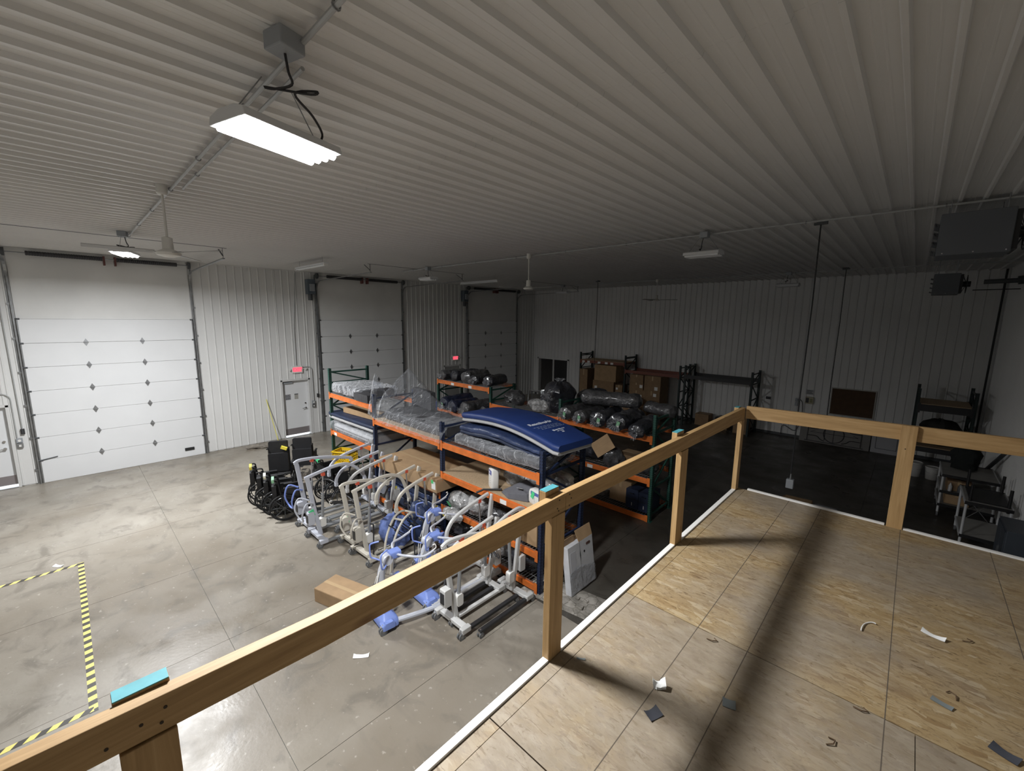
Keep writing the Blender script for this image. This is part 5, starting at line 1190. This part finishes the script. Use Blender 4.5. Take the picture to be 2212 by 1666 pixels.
# on the back wall
t = thing('notice_board', 'dark brown notice board with pale frame on the back wall', 'board', (-1.35, YB-.02, 1.12))
MB().bx(-.60, .60, -.018, .0, 0, .93).build('panel', mat('brown_board', (.085, .045, .022), .8, 0, .2, 6), t, 0, False)
MB().bx(-.63, .63, -.03, 0, -.035, 0).bx(-.63, .63, -.03, 0, .93, .965).bx(-.63, -.60, -.03, 0, 0, .93).bx(.60, .63, -.03, 0, 0, .93).build('frame', mat('pale_frame', (.40, .39, .36), .5), t, 0, False)
t = thing('electric_panel', 'small beige control panel with dark screen on the back wall', 'panel', (-2.60, YB-.018, 1.38))
MB().bx(-.13, .13, -.07, 0, 0, .26).build('housing', mat('panel_beige', (.42, .38, .27), .5), t, .006, False); MB().bx(-.11, -.01, -.075, -.07, .04, .22).build('screen', BLACK, t); MB().bx(.02, .10, -.075, -.07, .06, .2).build('keypad', mat('olive_key', (.25, .25, .13), .6), t)
t = thing('warning_sign', 'grey printed sign above the beige control panel', 'sign', (-2.62, YB-.018, 1.72))
MB().bx(-.13, .13, -.006, 0, 0, .19).build('plate', mat('sign_grey', (.45, .45, .46), .5), t, 0, False)
for k in range(3): MB().bx(-.10, .10-.03*(k % 2), -.0075, -.006, .035+k*.05, .06+k*.05).build('print_line', DGREY, t, 0, False)
t = thing('outlet_box', 'grey outlet boxes with plugged cord on the back wall', 'outlet', (-2.99, YB-.018, 1.28))
MB().bx(-.05, .05, -.06, 0, .12, .26).build('box', GREYP, t, .006); MB().bx(-.05, .05, -.06, 0, -.04, .09).build('box', GREYP, t, .006); MB().tube(bez([(.02, -.07, .2), (.12, -.09, .22), (.2, -.07, .05), (.2, -.05, -.5), (.05, -.05, -1.0), (-.35, -.05, -.85), (-.40, -.05, -1.22)], 5), .012, 6).build('cord', CORD, t)
MB().prism(rrect(.08, .05, .01), 'y', -.05, 0).xf(Matrix.Translation((-3.95, YB-.018, 1.42))).single('thermostat', BLACK, 'small black box mounted alone on the back wall', 'thermostat')
# ornate gate panel leaning on the back wall
IRON = mat('wrought_iron', (.012, .012, .013), .5); GB = mat('gate_board', (.20, .19, .18), .7, 0, .1, 3)
t = thing('ornate_panel', 'pale panel with black scrolled iron grille leaning on the back wall', 'panel', (-1.73, YB-.28, 0)); A = Matrix.Rotation(-.17, 4, 'X')
def og(mb, n, m): return mb.xf(A).build(n, m, t, 0, True)
og(MB().bx(-1.02, 1.02, .012, .03, 0, .80), 'backing_board', GB)
og(MB().bar((-.85, 0, .05), (.85, 0, .05), .03, .03).bar((-.85, 0, .72), (.85, 0, .72), .03, .03).bar((-.78, 0, .05), (-.78, 0, .72), .025, .025).bar((.78, 0, .05), (.78, 0, .72), .025, .025), 'grille_frame', IRON)
og(MB().tube([(.30*math.cos(a), 0, .385+.30*math.sin(a)) for a in [2*PI*k/28 for k in range(28)]], .012, 6, True), 'grille_ring', IRON)
og(MB().bar((0, 0, .08), (0, 0, .70), .016, .016).bar((-.30, 0, .385), (.30, 0, .385), .016, .016), 'grille_cross', IRON)
for s in (-1, 1):
    for zz in (.25, .52):
        og(MB().tube(bez([(s*.78, 0, zz), (s*.5, 0, zz), (s*.38, 0, zz+(.10 if zz > .4 else -.10)), (s*.25, 0, zz+(.15 if zz > .4 else -.15))], 5), .012, 6), 'grille_scroll', IRON)
    og(MB().bar((s*.30, 0, .385), (s*.70, 0, .385), .014, .014).bar((s*.70, 0, .385), (s*.55, 0, .45), .012, .012), 'grille_spear', IRON)
og(MB().prism([(-.55, .62), (-.49, .66), (-.43, .62), (-.49, .58)], 'y', -.01, .0), 'grille_diamond', IRON)
t = thing('panel_door', 'white panelled door leaf leaning on the back wall beside the ornate panel', 'door leaf', (-.28, YB-.22, 0)); A = Matrix.Rotation(-.09, 4, 'X')
og(MB().bx(-.40, .38, 0, .04, 0, 1.0), 'leaf', mat('leaf_grey', (.36, .36, .38), .6))
og(MB().bar((-.28, -.004, .15), (.26, -.004, .15), .012, .012).bar((-.28, -.004, .88), (.26, -.004, .88), .012, .012).bar((-.28, -.004, .15), (-.28, -.004, .88), .012, .012).bar((.26, -.004, .15), (.26, -.004, .88), .012, .012), 'moulding', IRON)
# right side: buckets, carts, cabinet
WB = mat('bucket_white', (.55, .54, .52), .5)
def bucket(x, y, s, lb):
    t = thing('bucket', lb, 'bucket', (x, y, 0), 0, 'buckets under the low dark rack')
    MB().lathe([(0, 0), (.13*s, 0), (.155*s, .33*s), (.165*s, .34*s), (.165*s, .38*s), (.15*s, .38*s), (.14*s, .36*s), (0, .36*s)], n=18).build('body', WB, t); MB().tube(bez([(-.165*s, 0, .33*s), (-.12*s, -.12*s, .22*s), (.12*s, -.12*s, .22*s), (.165*s, 0, .33*s)], 4), .004, 5).build('bail', GALV, t)
bucket(.42, 16.75, 1.1, 'larger white bucket under the low dark rack'); bucket(.80, 16.7, .95, 'smaller white bucket right of the larger one')
lump('dark boxes heaped on the upper shelf of the low dark rack', (.85, 17.5, .87), (.9, .8, .75), mat('dark_goods', (.03, .028, .026), .8, 0, .4, 5), 50.3, 'goods_heap', 'heap')
TW = mat('cart_tube_white', (.55, .56, .57), .45); TRB = mat('cart_black_edge', (.012, .012, .013), .5); SHF = mat('cart_shelf_grey', (.33, .32, .30), .6, 0, .15, 4)
def cart(label, loc, W_, D_, zs, posts):
    t = thing('utility_cart', label, 'cart', loc, 0, 'white tube carts with black edged shelves')
    for x in (0, W_):
        for y in (0, D_): MB().cyl((x, y, .10), (x, y, zs[-1]), .022, 10).build('tube_leg', TW, t); MB().cyl((x-.015, y, .05), (x+.015, y, .05), .05, 12).bx(x-.012, x+.012, y-.02, y+.02, .05, .11).build('caster', CWH, t)
    for z in zs:
        s = MB().bx(-.01, W_+.01, -.01, D_+.01, z-.02, z).build('shelf', SHF, t, 0, False)
        MB().bx(-.025, W_+.025, -.03, -.01, z-.05, z+.01).build('shelf_edge', TRB, s, 0, False); MB().bx(-.025, W_+.025, D_+.01, D_+.03, z-.05, z+.01).build('shelf_edge', TRB, s, 0, False)
        MB().bx(-.03, -.01, -.01, D_+.01, z-.04, z+.005).build('side_edge', TW, s, 0, False); MB().bx(W_+.01, W_+.03, -.01, D_+.01, z-.04, z+.005).build('side_edge', TW, s, 0, False)
    for x, y, h in posts: MB().cyl((x, y, zs[-1]-.1), (x, y, zs[-1]+h), .024, 10).build('foam_post', TRB, t)
    MB().bar((0, D_, .15), (W_, D_, zs[-1]-.1), .015, .01).bar((W_, D_, .15), (0, D_, zs[-1]-.1), .015, .01).build('back_brace', GALV, t)
    return t
cart('farther white tube cart with grey top near the right wall', (.84, 13.55, 0), .84, 1.25, (.30, .62, 1.0), ())
cart('nearer white tube cart with black padded posts at right', (1.10, 11.75, 0), .58, 1.1, (.32, 1.0), ((.05, .1, .32), (.55, .1, .35), (.06, 1.0, .4), (.54, 1.0, .38)))
MB().bx(1.14, 1.66, 11.85, 12.75, 1.002, 1.03).single('black_mat', TRB, 'black ribbed mat lying on top of the nearer white cart', 'mat')
lump('dark cloth draped on the farther white tube cart', (1.2, 14.3, 1.012), (.5, .5, .55), mat('dark_cloth', (.012, .015, .014), .9), 51.8, 'cloth', 'cloth')
carton('brown carton on the lower shelf of the farther white cart', (1.12, 13.85, .315), (.40, .45, .26), 0, CARD); carton('upper brown carton in the farther white cart', (1.12, 13.85, .635), (.40, .45, .22), 0, CARD2)
for k in range(3): MB().lathe([(0, 0), (.035, 0), (.035, .13), (.015, .17), (.012, .2), (0, .2)], (.98+k*.15, 13.57, .632+.0), 12).single('spray_bottle', DGREY if k else BAGW, ['clear bottle on the middle shelf of the farther cart', 'dark bottle in the middle of the farther cart shelf', 'dark bottle at the right of the farther cart shelf'][k], 'bottle', 'bottles on the farther white cart')
t = thing('steel_cabinet', 'dark blue grey steel cabinet at the right edge behind the deck', 'cabinet', (1.66, 10.9, 0))
MB().bx(-.17, .14, -.4, .4, .05, 1.0).build('body', mat('cabinet_blue', (.05, .06, .075), .5), t, .01); MB().bx(-.182, -.17, -.37, -.01, .09, .96).build('door', mat('cabinet_blue2', (.055, .065, .08), .5), t); MB().bx(-.182, -.17, .01, .37, .09, .96).build('door', MATS['cabinet_blue2'], t); MB().bx(-.2, -.182, -.05, -.03, .45, .6).build('handle', CHROME, t); MB().bx(-.16, .13, -.39, .39, 0, .05).build('plinth', BLACK, t)
t = thing('leaning_bar', 'dark steel bar leaning diagonally on the right corrugated wall', 'bar', (1.62, 15.9, 0)); MB().bar((-.05, 1.0, .02), (.1, -2.2, 1.7), .06, .05).build('bar', DGREY, t); MB().cyl((-.04, 0, .05), (.0, -.05, .06), .03, 8).build('bolt', GALV, t)
t = thing('cardboard_sheet', 'brown board lying on the dark floor just beyond the deck', 'cardboard', (-1.65, 12.05, 0), .05)
MB().box((0, 0, .03), (.62, .30, .05)).build('sheet', CARD2, t, 0, False); MB().box((.02, .03, .07), (.55, .25, .025)).build('upper_sheet', CARD, t, 0, False)
t = thing('plastic_tray', 'pale rounded plastic tray lying right of the brown board', 'tray', (-1.08, 12.0, 0)); MB().prism(rrect(.22, .2, .05), 'z', .0, .03).build('plate', GREYP, t); MB().prism(rrect(.17, .15, .04), 'z', .03, .037).build('raised_panel', GREYP, t)
